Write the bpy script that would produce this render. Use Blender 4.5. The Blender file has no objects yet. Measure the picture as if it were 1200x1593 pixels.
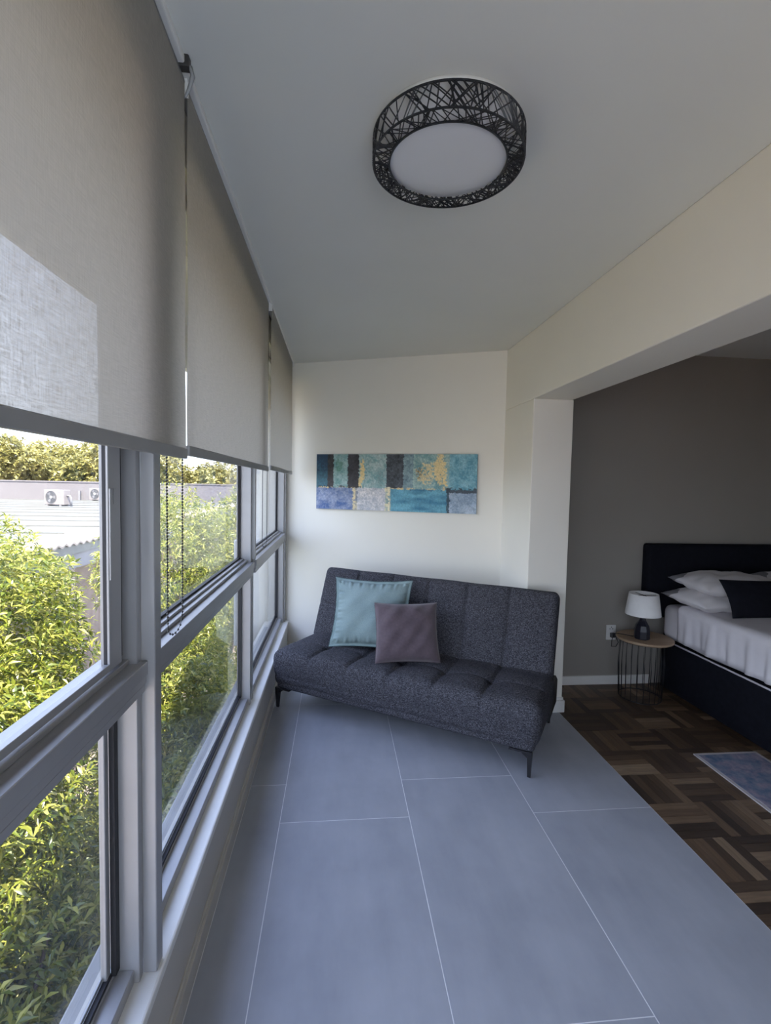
import bpy, bmesh, math, random
import numpy as np
from mathutils import Vector, Matrix, Euler

random.seed(7)
RNG = np.random.default_rng(11)
SC = bpy.context.scene
COL = SC.collection

# ---------------------------------------------------------------- camera
cam_d = bpy.data.cameras.new('camera')
cam = bpy.data.objects.new('camera', cam_d)
COL.objects.link(cam)
cam_d.sensor_fit = 'HORIZONTAL'
cam_d.sensor_width = 36.0
cam_d.lens = 756.05 / 1200 * 36.0
cam_d.clip_start = 0.02
cam_d.clip_end = 400
_r = Vector((0.99498317, -0.09798093, 0.02020449))
_u = Vector((-0.01476477, 0.05592893, 0.99832558))
_f = Vector((0.09894688, 0.99361547, -0.05420168))
_m = Matrix((_r, _u, -_f)).transposed().to_4x4()
_m.translation = Vector((0, 0, 1.553))
cam.matrix_world = _m
SC.camera = cam

# ---------------------------------------------------------------- sky, sun, exposure
SKY_STRENGTH = 3.1
SUN_STRENGTH = 13.0
EXPOSURE = 0.62
world = bpy.data.worlds.new('sky')
SC.world = world
world.use_nodes = True
wn, wl = world.node_tree.nodes, world.node_tree.links
wn.clear()
w_out = wn.new('ShaderNodeOutputWorld')
w_bg = wn.new('ShaderNodeBackground')
w_tc = wn.new('ShaderNodeTexCoord')
w_sep = wn.new('ShaderNodeSeparateXYZ')
w_ramp = wn.new('ShaderNodeValToRGB')
w_ramp.color_ramp.elements[0].position = 0.0
w_ramp.color_ramp.elements[0].color = (0.78, 0.85, 1.0, 1)
w_ramp.color_ramp.elements[1].position = 0.9
w_ramp.color_ramp.elements[1].color = (0.42, 0.55, 1.0, 1)
w_bg.inputs['Strength'].default_value = SKY_STRENGTH
wl.new(w_tc.outputs['Generated'], w_sep.inputs[0])
wl.new(w_sep.outputs['Z'], w_ramp.inputs[0])
wl.new(w_ramp.outputs[0], w_bg.inputs['Color'])
wl.new(w_bg.outputs[0], w_out.inputs['Surface'])

sun_d = bpy.data.lights.new('sun', 'SUN')
sun_d.energy = SUN_STRENGTH
sun_d.angle = math.radians(0.6)
sun_d.color = (1.0, 0.93, 0.80)
sun = bpy.data.objects.new('sun', sun_d)
COL.objects.link(sun)
sun.rotation_euler = Vector((-0.10, 0.50, -0.86)).to_track_quat('-Z', 'Y').to_euler()
sun.location = (3, -2, 12)

SC.view_settings.view_transform = 'Standard'
SC.view_settings.look = 'None'
SC.view_settings.gamma = 1.0
SC.view_settings.use_curve_mapping = False
SC.view_settings.exposure = EXPOSURE
SC.cycles.max_bounces = 14
SC.cycles.diffuse_bounces = 8
SC.cycles.glossy_bounces = 4
SC.cycles.transmission_bounces = 8
SC.cycles.transparent_max_bounces = 16
SC.cycles.sample_clamp_indirect = 6.0
SC.cycles.caustics_reflective = False
SC.cycles.caustics_refractive = False

# ---------------------------------------------------------------- helpers: tagging
def put(o, parent=None):
    COL.objects.link(o)
    if parent is not None:
        o.parent = parent
    return o

def tag(o, label=None, cat=None, group=None, kind=None):
    if label: o['label'] = label
    if cat: o['category'] = cat
    if group: o['group'] = group
    if kind: o['kind'] = kind
    return o

def empty(name, loc=(0, 0, 0), rot=(0, 0, 0)):
    o = bpy.data.objects.new(name, None)
    o.empty_display_size = 0.1
    o.location = loc
    o.rotation_euler = rot
    return put(o)

class MB:
    """collects geometry, then links it as one mesh object"""
    def __init__(s):
        s.v = []; s.f = []; s.smooth = []
    def add(s, verts, faces, smooth=False):
        b = len(s.v)
        s.v += [tuple(map(float, p)) for p in verts]
        s.f += [tuple(i + b for i in fc) for fc in faces]
        s.smooth += [smooth] * len(faces)
        return s
    def box(s, lo, hi):
        x0, y0, z0 = lo; x1, y1, z1 = hi
        return s.add([(x0, y0, z0), (x1, y0, z0), (x1, y1, z0), (x0, y1, z0),
                      (x0, y0, z1), (x1, y0, z1), (x1, y1, z1), (x0, y1, z1)],
                     [(0, 3, 2, 1), (4, 5, 6, 7), (0, 1, 5, 4), (1, 2, 6, 5), (2, 3, 7, 6), (3, 0, 4, 7)])
    def prism(s, poly, z0, z1):
        n = len(poly)
        vs = [(x, y, z0) for x, y in poly] + [(x, y, z1) for x, y in poly]
        fs = [tuple(range(n))[::-1], tuple(range(n, 2 * n))]
        fs += [(i, (i + 1) % n, n + (i + 1) % n, n + i) for i in range(n)]
        return s.add(vs, fs)
    def lathe(s, prof, n=32, c=(0, 0, 0), smooth=True, caps=True):
        vs = []; fs = []
        for r, z in prof:
            for k in range(n):
                a = 2 * math.pi * k / n
                vs.append((c[0] + r * math.cos(a), c[1] + r * math.sin(a), c[2] + z))
        for i in range(len(prof) - 1):
            for k in range(n):
                k2 = (k + 1) % n
                fs.append((i * n + k, i * n + k2, (i + 1) * n + k2, (i + 1) * n + k))
        if caps:
            if prof[0][0] > 1e-5: fs.append(tuple(range(n))[::-1])
            if prof[-1][0] > 1e-5: fs.append(tuple((len(prof) - 1) * n + k for k in range(n)))
        return s.add(vs, fs, smooth)
    def tube(s, pts, rad, n=8, closed=False, smooth=True):
        pts = [Vector(p) for p in pts]
        m = len(pts)
        rr = rad if isinstance(rad, (list, tuple)) else [rad] * m
        vs = []; fs = []
        up = Vector((0, 0, 1))
        for i, p in enumerate(pts):
            if closed: t = pts[(i + 1) % m] - pts[i - 1]
            else: t = pts[min(i + 1, m - 1)] - pts[max(i - 1, 0)]
            t = t.normalized() if t.length > 1e-9 else Vector((0, 0, 1))
            a = t.cross(up)
            if a.length < 1e-3: a = t.cross(Vector((1, 0, 0)))
            a.normalize(); b = t.cross(a)
            for k in range(n):
                an = 2 * math.pi * k / n
                vs.append(p + (a * math.cos(an) + b * math.sin(an)) * rr[i])
        seg = m if closed else m - 1
        for i in range(seg):
            j = (i + 1) % m
            for k in range(n):
                k2 = (k + 1) % n
                fs.append((i * n + k, i * n + k2, j * n + k2, j * n + k))
        if not closed:
            fs.append(tuple(range(n))[::-1]); fs.append(tuple((m - 1) * n + k for k in range(n)))
        return s.add(vs, fs, smooth)
    def bar(s, a, b, w, t, up=(0, 0, 1)):
        """rectangular bar from a to b, w across, t along 'up'"""
        a = Vector(a); b = Vector(b); d = (b - a).normalized()
        upv = Vector(up); side = d.cross(upv)
        if side.length < 1e-4: side = d.cross(Vector((1, 0, 0)))
        side.normalize(); u2 = side.cross(d).normalized()
        vs = []
        for p in (a, b):
            for sx, sz in ((-1, -1), (1, -1), (1, 1), (-1, 1)):
                vs.append(p + side * (sx * w / 2) + u2 * (sz * t / 2))
        return s.add(vs, [(0, 3, 2, 1), (4, 5, 6, 7), (0, 1, 5, 4), (1, 2, 6, 5), (2, 3, 7, 6), (3, 0, 4, 7)])
    def build(s, name, mat, parent=None, bevel=0.0, seg=2):
        me = bpy.data.meshes.new(name)
        me.from_pydata(s.v, [], s.f)
        me.polygons.foreach_set('use_smooth', s.smooth)
        me.materials.append(mat)
        me.update()
        if bevel > 0:
            bm = bmesh.new(); bm.from_mesh(me)
            ed = [e for e in bm.edges if len(e.link_faces) == 2 and e.calc_face_angle(0) > 0.6]
            bmesh.ops.bevel(bm, geom=ed, offset=bevel, segments=seg, profile=0.5, affect='EDGES')
            bm.to_mesh(me); bm.free()
        return put(bpy.data.objects.new(name, me), parent)

def rounded_box(lo, hi, r, n=(8, 8, 4), disp=None, rseg=4):
    """closed rounded box; disp(p, nrm) -> moved point"""
    mb = MB()
    lo = np.array(lo, float); hi = np.array(hi, float)
    r = np.broadcast_to(np.array(r, float), (3,)).copy()
    def coords(i):
        q = [lo[i] + r[i] * (1 - math.cos(t)) for t in np.linspace(0, math.pi / 2, rseg, endpoint=False)]
        q += list(np.linspace(lo[i] + r[i], hi[i] - r[i], n[i] + 1))
        q += [hi[i] - r[i] * (1 - math.cos(t)) for t in np.linspace(0, math.pi / 2, rseg, endpoint=False)][::-1]
        return q
    cs = [coords(i) for i in range(3)]
    index = {}; verts = []
    def vid(ix):
        if ix in index: return index[ix]
        p = np.array([cs[k][ix[k]] for k in range(3)])
        inner = np.clip(p, lo + r, hi - r)
        d = (p - inner) / r
        # cube-to-sphere on the corner zone
        L = np.max(np.abs(d)); nn = np.linalg.norm(d)
        if nn > 1e-9:
            d = d / nn
        q = inner + d * r
        if disp is not None: q = disp(q, d)
        index[ix] = len(verts); verts.append(q)
        return index[ix]
    faces = []
    N = [len(c) for c in cs]
    for ax in range(3):
        a, b = [(1, 2), (2, 0), (0, 1)][ax]
        for side in (0, N[ax] - 1):
            for i in range(N[a] - 1):
                for j in range(N[b] - 1):
                    q = []
                    for di, dj in ((0, 0), (1, 0), (1, 1), (0, 1)):
                        ix = [0, 0, 0]; ix[ax] = side; ix[a] = i + di; ix[b] = j + dj
                        q.append(vid(tuple(ix)))
                    faces.append(tuple(q) if side else tuple(q[::-1]))
    mb.add(verts, faces, True)
    return mb

def child_copy(src, parent, loc=None, rot=None, scale=None):
    o = src.copy(); COL.objects.link(o); o.parent = parent
    if loc is not None: o.location = loc
    if rot is not None: o.rotation_euler = rot
    if scale is not None: o.scale = scale
    return o

# ---------------------------------------------------------------- helpers: materials
def srgb(r, g, b):
    def f(c):
        c /= 255.0
        return c / 12.92 if c <= 0.04045 else ((c + 0.055) / 1.055) ** 2.4
    return (f(r), f(g), f(b), 1.0)

class NM:
    def __init__(s, name):
        s.m = bpy.data.materials.new(name); s.m.use_nodes = True
        s.t = s.m.node_tree; s.n = s.t.nodes; s.l = s.t.links
        s.bsdf = s.n['Principled BSDF']; s.out = s.n['Material Output']
    def new(s, k, **kw):
        x = s.n.new(k)
        for a, b in kw.items(): setattr(x, a, b)
        return x
    def coord(s, kind='Object', scale=(1, 1, 1)):
        tc = s.new('ShaderNodeTexCoord'); mp = s.new('ShaderNodeMapping')
        s.l.new(tc.outputs[kind], mp.inputs['Vector']); mp.inputs['Scale'].default_value = scale
        return mp.outputs[0]
    def noise(s, vec, scale, detail=3.0, rough=0.5):
        x = s.new('ShaderNodeTexNoise'); s.l.new(vec, x.inputs['Vector'])
        x.inputs['Scale'].default_value = scale; x.inputs['Detail'].default_value = detail
        x.inputs['Roughness'].default_value = rough
        return x.outputs['Fac']
    def ramp(s, fac, stops):
        x = s.new('ShaderNodeValToRGB'); s.l.new(fac, x.inputs[0])
        e = x.color_ramp.elements
        while len(e) < len(stops): e.new(0.5)
        for k, (p, c) in enumerate(stops):
            e[k].position = p; e[k].color = c if len(c) == 4 else (*c, 1)
        return x.outputs[0]
    def mix(s, a, b, fac):
        x = s.new('ShaderNodeMix', data_type='RGBA')
        for sock, val in ((x.inputs[0], fac), (x.inputs[6], a), (x.inputs[7], b)):
            if hasattr(val, 'links'): s.l.new(val, sock)
            else: sock.default_value = val
        return x.outputs[2]
    def bump(s, h, strength=0.2, dist=0.01):
        x = s.new('ShaderNodeBump'); x.inputs['Strength'].default_value = strength
        x.inputs['Distance'].default_value = dist
        s.l.new(h, x.inputs['Height']); s.l.new(x.outputs[0], s.bsdf.inputs['Normal'])
    def base(s, c):
        if hasattr(c, 'links'): s.l.new(c, s.bsdf.inputs['Base Color'])
        else: s.bsdf.inputs['Base Color'].default_value = c
    def set(s, **kw):
        for k, v in kw.items(): s.bsdf.inputs[k.replace('_', ' ')].default_value = v
        return s

def plain(name, col, rough=0.5, metal=0.0, nscale=0, namt=0.08, bump=0.0, bscale=60, spec=0.5):
    m = NM(name); m.set(Roughness=rough, Metallic=metal)
    m.bsdf.inputs['Specular IOR Level'].default_value = spec
    v = m.coord()
    nz = m.noise(v, nscale or 5.0, 3)
    lo = tuple(c * (1 - namt) for c in col[:3]) + (1,); hi = tuple(min(1, c * (1 + namt)) for c in col[:3]) + (1,)
    m.base(m.ramp(nz, [(0.3, lo), (0.7, hi)]))
    if bump: m.bump(m.noise(v, bscale, 4), bump, 0.003)
    return m.m

M = {}
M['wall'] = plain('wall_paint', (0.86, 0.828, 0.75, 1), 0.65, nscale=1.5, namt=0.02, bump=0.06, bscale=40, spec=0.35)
M['ceiling'] = plain('ceiling_paint', (0.76, 0.76, 0.72, 1), 0.7, nscale=1.5, namt=0.02, bump=0.05, bscale=30, spec=0.3)
M['accent'] = plain('grey_wall_paint', (0.30, 0.277, 0.25, 1), 0.7, nscale=1.5, namt=0.03, bump=0.06, bscale=40, spec=0.3)
M['trim'] = plain('white_gloss_trim', (0.78, 0.77, 0.74, 1), 0.35, nscale=3, namt=0.02)
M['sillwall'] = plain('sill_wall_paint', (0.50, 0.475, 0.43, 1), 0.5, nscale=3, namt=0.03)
M['alu'] = plain('anodised_aluminium', (0.38, 0.38, 0.39, 1), 0.38, metal=0.3, nscale=8, namt=0.04)
M['gasket_or_gap'] = plain('black_gasket_or_gap_shade', (0.018, 0.018, 0.022, 1), 0.6)  # rubber seals, and black put into shaded gaps beside the jambs
M['lamp_black'] = plain('black_lamp_metal', (0.012, 0.013, 0.017, 1), 0.45)
M['black_metal'] = plain('black_powder_coat', (0.014, 0.014, 0.017, 1), 0.4)
M['black_fabric'] = plain('black_upholstery', (0.007, 0.0075, 0.012, 1), 0.9, nscale=30, namt=0.2, bump=0.3, bscale=300, spec=0.15)
M['linen_white'] = plain('white_bed_linen', (0.62, 0.59, 0.62, 1), 0.85, nscale=6, namt=0.04, bump=0.25, bscale=25, spec=0.2)
M['shade'] = plain('white_lamp_shade', (0.80, 0.79, 0.78, 1), 0.8, nscale=20, namt=0.03)
M['concrete'] = plain('exterior_concrete', (0.26, 0.26, 0.26, 1), 0.85, nscale=5, namt=0.15, bump=0.2, bscale=30)
M['extwall'] = plain('exterior_render', (0.78, 0.77, 0.75, 1), 0.8, nscale=3, namt=0.04, bump=0.1, bscale=50)
M['plastic_white'] = plain('white_plastic', (0.72, 0.71, 0.69, 1), 0.4)
M['grey_plastic'] = plain('dark_grey_plastic', (0.06, 0.06, 0.065, 1), 0.5)
M['bark'] = plain('bark', (0.16, 0.115, 0.08, 1), 0.9, nscale=20, namt=0.3, bump=0.5, bscale=60)
M['roofsheet'] = plain('pale_painted_roof_sheet', (0.145, 0.142, 0.13, 1), 0.6, nscale=0.6, namt=0.12)
M['parapet'] = plain('pale_parapet_render', (0.17, 0.153, 0.16, 1), 0.85, nscale=0.7, namt=0.08)
M['brownwall'] = plain('weathered_brown_wall', (0.20, 0.15, 0.12, 1), 0.9, nscale=4, namt=0.25)
M['fascia'] = plain('grey_fascia', (0.22, 0.21, 0.22, 1), 0.8, nscale=3, namt=0.12)
M['grout'] = plain('pale_grout', (0.74, 0.74, 0.75, 1), 0.85)
M['parquet_gap'] = plain('parquet_joint', (0.025, 0.018, 0.013, 1), 0.85)

M['ac_case'] = plain('weathered_beige_casing', (0.26, 0.225, 0.215, 1), 0.6, nscale=4, namt=0.06)

def mk_glass():
    m = NM('window_glass'); n, l = m.n, m.l
    n.remove(m.bsdf)
    tr = m.new('ShaderNodeBsdfTransparent'); tr.inputs[0].default_value = (0.97, 0.985, 0.975, 1)
    gl = m.new('ShaderNodeBsdfGlossy'); gl.inputs['Roughness'].default_value = 0.0
    lw = m.new('ShaderNodeLayerWeight'); lw.inputs['Blend'].default_value = 0.5
    pw = m.new('ShaderNodeMath', operation='POWER'); pw.inputs[1].default_value = 5.0
    ml = m.new('ShaderNodeMath', operation='MULTIPLY_ADD'); ml.inputs[1].default_value = 0.9; ml.inputs[2].default_value = 0.035
    mx = m.new('ShaderNodeMixShader')
    l.new(lw.outputs['Facing'], pw.inputs[0]); l.new(pw.outputs[0], ml.inputs[0]); l.new(ml.outputs[0], mx.inputs[0])
    l.new(tr.outputs[0], mx.inputs[1]); l.new(gl.outputs[0], mx.inputs[2]); l.new(mx.outputs[0], m.out.inputs['Surface'])
    return m.m
M['glass'] = mk_glass()

def mk_blind():
    m = NM('screen_blind_fabric'); n, l = m.n, m.l
    n.remove(m.bsdf)
    tc = m.new('ShaderNodeTexCoord')
    def streak(sc):
        mp = m.new('ShaderNodeMapping'); l.new(tc.outputs['Object'], mp.inputs['Vector']); mp.inputs['Scale'].default_value = sc
        return m.noise(mp.outputs[0], 1.0, 3.0, 0.6)
    a = streak((1, 480, 26)); b = streak((1, 26, 480))
    ad = m.new('ShaderNodeMath', operation='ADD'); l.new(a, ad.inputs[0]); l.new(b, ad.inputs[1])
    weave = m.new('ShaderNodeMapRange'); l.new(ad.outputs[0], weave.inputs[0])
    weave.inputs[1].default_value = 0.75; weave.inputs[2].default_value = 1.25
    weave.inputs[3].default_value = 0.02; weave.inputs[4].default_value = 0.135
    col = m.ramp(ad.outputs[0], [(0.35, (0.40, 0.38, 0.34, 1)), (0.65, (0.515, 0.49, 0.445, 1))])
    col_n = col.node
    hf = m.new('ShaderNodeMath', operation='MULTIPLY'); hf.inputs[1].default_value = 0.5
    l.new(ad.outputs[0], hf.inputs[0]); l.new(hf.outputs[0], col_n.inputs[0])
    df = m.new('ShaderNodeBsdfDiffuse'); l.new(col, df.inputs[0])
    ts = m.new('ShaderNodeBsdfTranslucent'); l.new(col, ts.inputs[0])
    tr = m.new('ShaderNodeBsdfTransparent')
    m1 = m.new('ShaderNodeMixShader'); m1.inputs[0].default_value = 0.34
    l.new(df.outputs[0], m1.inputs[1]); l.new(ts.outputs[0], m1.inputs[2])
    # the holes of a thick weave close up as it is looked through at a slant
    lw = m.new('ShaderNodeLayerWeight'); lw.inputs['Blend'].default_value = 0.5
    cl_ = m.new('ShaderNodeMapRange'); l.new(lw.outputs['Facing'], cl_.inputs[0])
    cl_.inputs[1].default_value = 0.48; cl_.inputs[2].default_value = 0.68; cl_.inputs[3].default_value = 1.0; cl_.inputs[4].default_value = 0.0
    op = m.new('ShaderNodeMath', operation='MULTIPLY'); l.new(weave.outputs[0], op.inputs[0]); l.new(cl_.outputs[0], op.inputs[1])
    m2 = m.new('ShaderNodeMixShader'); l.new(op.outputs[0], m2.inputs[0])
    l.new(m1.outputs[0], m2.inputs[1]); l.new(tr.outputs[0], m2.inputs[2])
    l.new(m2.outputs[0], m.out.inputs['Surface'])
    return m.m
M['blind'] = mk_blind()
M['blind_bar'] = plain('grey_blind_bar', (0.30, 0.30, 0.30, 1), 0.5, nscale=10, namt=0.05)
M['chain'] = plain('dark_bead_chain', (0.03, 0.028, 0.026, 1), 0.4)

def mk_tile():
    m = NM('grey_porcelain_tile'); v = m.coord('Object')
    oi = m.new('ShaderNodeObjectInfo')
    vm = m.new('ShaderNodeVectorMath', operation='ADD')
    sc = m.new('ShaderNodeMath', operation='MULTIPLY'); sc.inputs[1].default_value = 40
    m.l.new(oi.outputs['Random'], sc.inputs[0])
    m.l.new(v, vm.inputs[0]); m.l.new(sc.outputs[0], vm.inputs[1])
    a = m.noise(vm.outputs[0], 2.4, 5, 0.6)
    st = m.new('ShaderNodeMapping'); m.l.new(vm.outputs[0], st.inputs['Vector']); st.inputs['Scale'].default_value = (9, 2.0, 1)
    b = m.noise(st.outputs[0], 1.0, 4, 0.6)
    c1 = m.ramp(a, [(0.3, (0.275, 0.29, 0.33, 1)), (0.7, (0.405, 0.42, 0.465, 1))])
    c2 = m.ramp(b, [(0.25, (0.275, 0.29, 0.33, 1)), (0.75, (0.415, 0.43, 0.475, 1))])
    m.base(m.mix(c1, c2, 0.4))
    m.set(Roughness=0.42); m.bsdf.inputs['Specular IOR Level'].default_value = 0.4
    m.bump(m.noise(v, 90, 3), 0.03, 0.002)
    return m.m
M['tile'] = mk_tile()

def mk_parquet(island):
    m = NM('oak_parquet_block' if not island else 'oak_parquet_field')
    if island:
        g = m.new('ShaderNodeNewGeometry'); rnd = g.outputs['Random Per Island']
    else:
        g = m.new('ShaderNodeObjectInfo'); rnd = g.outputs['Random']
    col = m.ramp(rnd, [(0.0, (0.040, 0.026, 0.018, 1)), (0.35, (0.092, 0.059, 0.037, 1)), (0.70, (0.15, 0.096, 0.058, 1)),
                       (0.88, (0.21, 0.145, 0.092, 1)), (1.0, (0.32, 0.24, 0.16, 1))])
    v = m.coord('Object', (6, 60, 6))
    gr = m.noise(v, 1.0, 5, 0.6)
    k = m.ramp(gr, [(0.3, (0.62, 0.60, 0.58, 1)), (0.7, (1.15, 1.12, 1.1, 1))])
    mu = m.new('ShaderNodeMix', data_type='RGBA', blend_type='MULTIPLY'); mu.inputs[0].default_value = 1
    m.l.new(col, mu.inputs[6]); m.l.new(k, mu.inputs[7])
    m.base(mu.outputs[2]); m.set(Roughness=0.42)
    m.bump(gr, 0.08, 0.002)
    return m.m
M['parquet'] = mk_parquet(False); M['parquet_far'] = mk_parquet(True)

def mk_sofa():
    m = NM('charcoal_marled_upholstery'); v = m.coord()
    a = m.noise(v, 210, 2, 0.7)
    w = m.new('ShaderNodeMapping'); m.l.new(v, w.inputs['Vector']); w.inputs['Scale'].default_value = (70, 200, 200)
    b = m.noise(w.outputs[0], 1, 2, 0.6)
    c = m.ramp(a, [(0.36, (0.010, 0.010, 0.013, 1)), (0.51, (0.043, 0.043, 0.053, 1)), (0.65, (0.20, 0.196, 0.22, 1))])
    d = m.ramp(b, [(0.36, (0.012, 0.012, 0.016, 1)), (0.66, (0.115, 0.114, 0.132, 1))])
    m.base(m.mix(c, d, 0.45)); m.set(Roughness=0.95); m.bsdf.inputs['Specular IOR Level'].default_value = 0.15
    m.bump(a, 0.5, 0.003)
    return m.m
M['sofa'] = mk_sofa()

def mk_cloth(name, c0, c1, sheen=0.0, sc=140, bump=0.25):
    m = NM(name); v = m.coord()
    a = m.noise(v, sc, 3, 0.6); b = m.noise(v, 5, 3)
    x = m.ramp(a, [(0.3, c0), (0.7, c1)]); y = m.ramp(b, [(0.3, c0), (0.7, c1)])
    m.base(m.mix(x, y, 0.5)); m.set(Roughness=0.85); m.bsdf.inputs['Specular IOR Level'].default_value = 0.2
    m.bsdf.inputs['Sheen Weight'].default_value = sheen
    m.bump(a, bump, 0.003)
    return m.m
M['teal'] = mk_cloth('pale_teal_cushion_linen', (0.20, 0.28, 0.295, 1), (0.30, 0.39, 0.40, 1))
M['teal_edge'] = mk_cloth('dark_teal_edge_thread', (0.07, 0.115, 0.125, 1), (0.13, 0.19, 0.20, 1))
M['mauve'] = mk_cloth('taupe_velvet', (0.082, 0.060, 0.072, 1), (0.125, 0.094, 0.11, 1), 0.35, 60, 0.15)
M['rug'] = None

def mk_leaf(name, stops, trans=0.35):
    m = NM(name); n, l = m.n, m.l
    n.remove(m.bsdf)
    g = m.new('ShaderNodeNewGeometry')
    col = m.ramp(g.outputs['Random Per Island'], stops)
    df = m.new('ShaderNodeBsdfDiffuse'); l.new(col, df.inputs[0])
    ts = m.new('ShaderNodeBsdfTranslucent')
    hs = m.new('ShaderNodeHueSaturation'); hs.inputs['Hue'].default_value = 0.485; hs.inputs['Value'].default_value = 1.35
    l.new(col, hs.inputs['Color']); l.new(hs.outputs[0], ts.inputs[0])
    gl = m.new('ShaderNodeBsdfGlossy'); gl.inputs['Roughness'].default_value = 0.32
    mx = m.new('ShaderNodeMixShader'); mx.inputs[0].default_value = trans
    l.new(df.outputs[0], mx.inputs[1]); l.new(ts.outputs[0], mx.inputs[2])
    mx2 = m.new('ShaderNodeMixShader'); mx2.inputs[0].default_value = 0.05
    l.new(mx.outputs[0], mx2.inputs[1]); l.new(gl.outputs[0], mx2.inputs[2])
    l.new(mx2.outputs[0], m.out.inputs['Surface'])
    return m.m
M['leaf'] = mk_leaf('glossy_green_leaf', [(0.0, (0.055, 0.085, 0.012, 1)), (0.4, (0.16, 0.195, 0.022, 1)), (0.75, (0.33, 0.335, 0.05, 1)), (1.0, (0.52, 0.49, 0.15, 1))])
M['leaf_far'] = mk_leaf('yellow_green_canopy_leaf', [(0.0, (0.14, 0.135, 0.04, 1)), (0.5, (0.30, 0.275, 0.08, 1)), (1.0, (0.45, 0.41, 0.17, 1))], 0.3)

# ---------------------------------------------------------------- dimensions (metres; floor is z = 0, corridor runs along +y)
H = 2.623                       # ceiling
XS = -0.4206                    # skirting face under the windows
XR, XR2 = 1.3014, 1.5824        # faces of the wall between sunroom and bedroom
YJ = 3.18                       # far jamb of the opening
YB = 3.63                       # bedroom far wall
ZH = 2.158                      # underside of the header
YREAR = -1.75
BW_A = Vector((-0.3968, 4.4556)); BW_B = Vector((1.3014, 3.7353))
BW_T = (BW_B - BW_A).normalized()
BW_ANG = math.atan2(BW_T.y, BW_T.x)
def bw_y(x): return BW_A.y + (x - BW_A.x) * BW_T.y / BW_T.x
XBED = 6.0                      # bedroom far side

# ---------------------------------------------------------------- floor: porcelain tiles and parquet
floor = MB().box((-0.62, YREAR, -0.15), (1.559, 4.75, -0.0005)).build('floor', M['grout'])
tag(floor, 'grey porcelain tiled sunroom floor with thin pale grout joints', 'floor', kind='structure')
g = 0.0012
tile_mesh = {}
def tile(x0, x1, y0, y1):
    w, l = round(x1 - x0 - 2 * g, 4), round(y1 - y0 - 2 * g, 4)
    key = (w, l)
    if key not in tile_mesh:
        o = MB().box((-w / 2, -l / 2, -0.004), (w / 2, l / 2, 0.0)).build('tile', M['tile'], floor, bevel=0.0008, seg=1)
        tile_mesh[key] = o
    else:
        o = child_copy(tile_mesh[key], floor)
    o.location = ((x0 + x1) / 2, (y0 + y1) / 2, 0)
cols = [(-0.4206, -0.2414, 2.4675), (-0.2414, 0.3586, 2.1802), (0.3586, 0.9586, 2.4686), (0.9586, 1.559, 2.1671)]
for x0, x1, j in cols:
    ys = [j + 1.2 * k for k in range(-5, 4)]
    for a, b in zip(ys[:-1], ys[1:]):
        a2 = max(a, YREAR); ymax = bw_y((x0 + x1) / 2) + 0.16 if x0 < 0.95 else 3.75
        b2 = min(b, ymax)
        if b2 - a2 > 0.05: tile(x0, x1, a2, b2)

floor2 = MB().box((1.559, YREAR, -0.15), (XBED, YB + 0.1, -0.0025)).build('floor_bedroom', M['parquet_gap'])
tag(floor2, 'dark brown basket weave parquet floor of the bedroom', 'floor', kind='structure')
BLK = 0.24; NF = 5; SW = BLK / NF
strip = MB().box((-BLK / 2 + 0.0006, -SW / 2 + 0.0006, -0.003), (BLK / 2 - 0.0006, SW / 2 - 0.0006, 0.0)).build('plank', M['parquet'], floor2, bevel=0.0006, seg=1)
far = MB(); first = True; cnt = 0
nbx = int((XBED - 1.559) / BLK) + 1; nby = int((YB - YREAR) / BLK) + 1
for i in range(nbx):
    for j in range(nby):
        cx = 1.559 + (i + 0.5) * BLK; cy = YB - (j + 0.5) * BLK
        if cx + BLK / 2 > XBED: continue
        near = i < 5 and j < 12
        for k in range(NF):
            off = (k - (NF - 1) / 2) * SW
            horiz = (i + j) % 2 == 0
            px, py = (cx, cy + off) if horiz else (cx + off, cy)
            dz = -random.random() * 0.0009
            if near:
                if first: o = strip; first = False
                else: o = child_copy(strip, floor2)
                o.location = (px, py, dz); o.rotation_euler = (0, 0, 0 if horiz else math.pi / 2)
            else:
                hx, hy = (BLK / 2, SW / 2) if horiz else (SW / 2, BLK / 2)
                far.box((px - hx + 0.0006, py - hy + 0.0006, -0.003), (px + hx - 0.0006, py + hy - 0.0006, dz))
tag(far.build('parquet_field', M['parquet_far'], floor2), kind='stuff')

# ---------------------------------------------------------------- walls and ceilings
ce = MB().box((-0.62, YREAR - 0.2, H), (XR2, 4.9, H + 0.12)).build('ceiling', M['ceiling'])
tag(ce, 'smooth off white painted sunroom ceiling', 'ceiling', kind='structure')
tag(MB().box((XR2, YREAR - 0.2, H), (XBED + 0.2, YB + 0.2, H + 0.12)).build('ceiling_bedroom', M['ceiling']),
    'off white bedroom ceiling beyond the header', 'ceiling', kind='structure')

# wall carrying the opening to the bedroom: far pier, header, near pier
wr = MB()
wr.prism([(XR, YJ), (XR2, YJ), (XR2, YB + 0.15), (XR, YB + 0.25)], 0.0, ZH)
wr.box((XR, YREAR, ZH), (XR2, YB + 0.25, H))
wr.box((XR, YREAR, 0.0), (XR2, -0.9, ZH))
wro = wr.build('wall_right', M['wall'], bevel=0.006, seg=2)
tag(wro, 'cream wall with a wide square opening through to the bedroom', 'wall', kind='structure')

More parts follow.
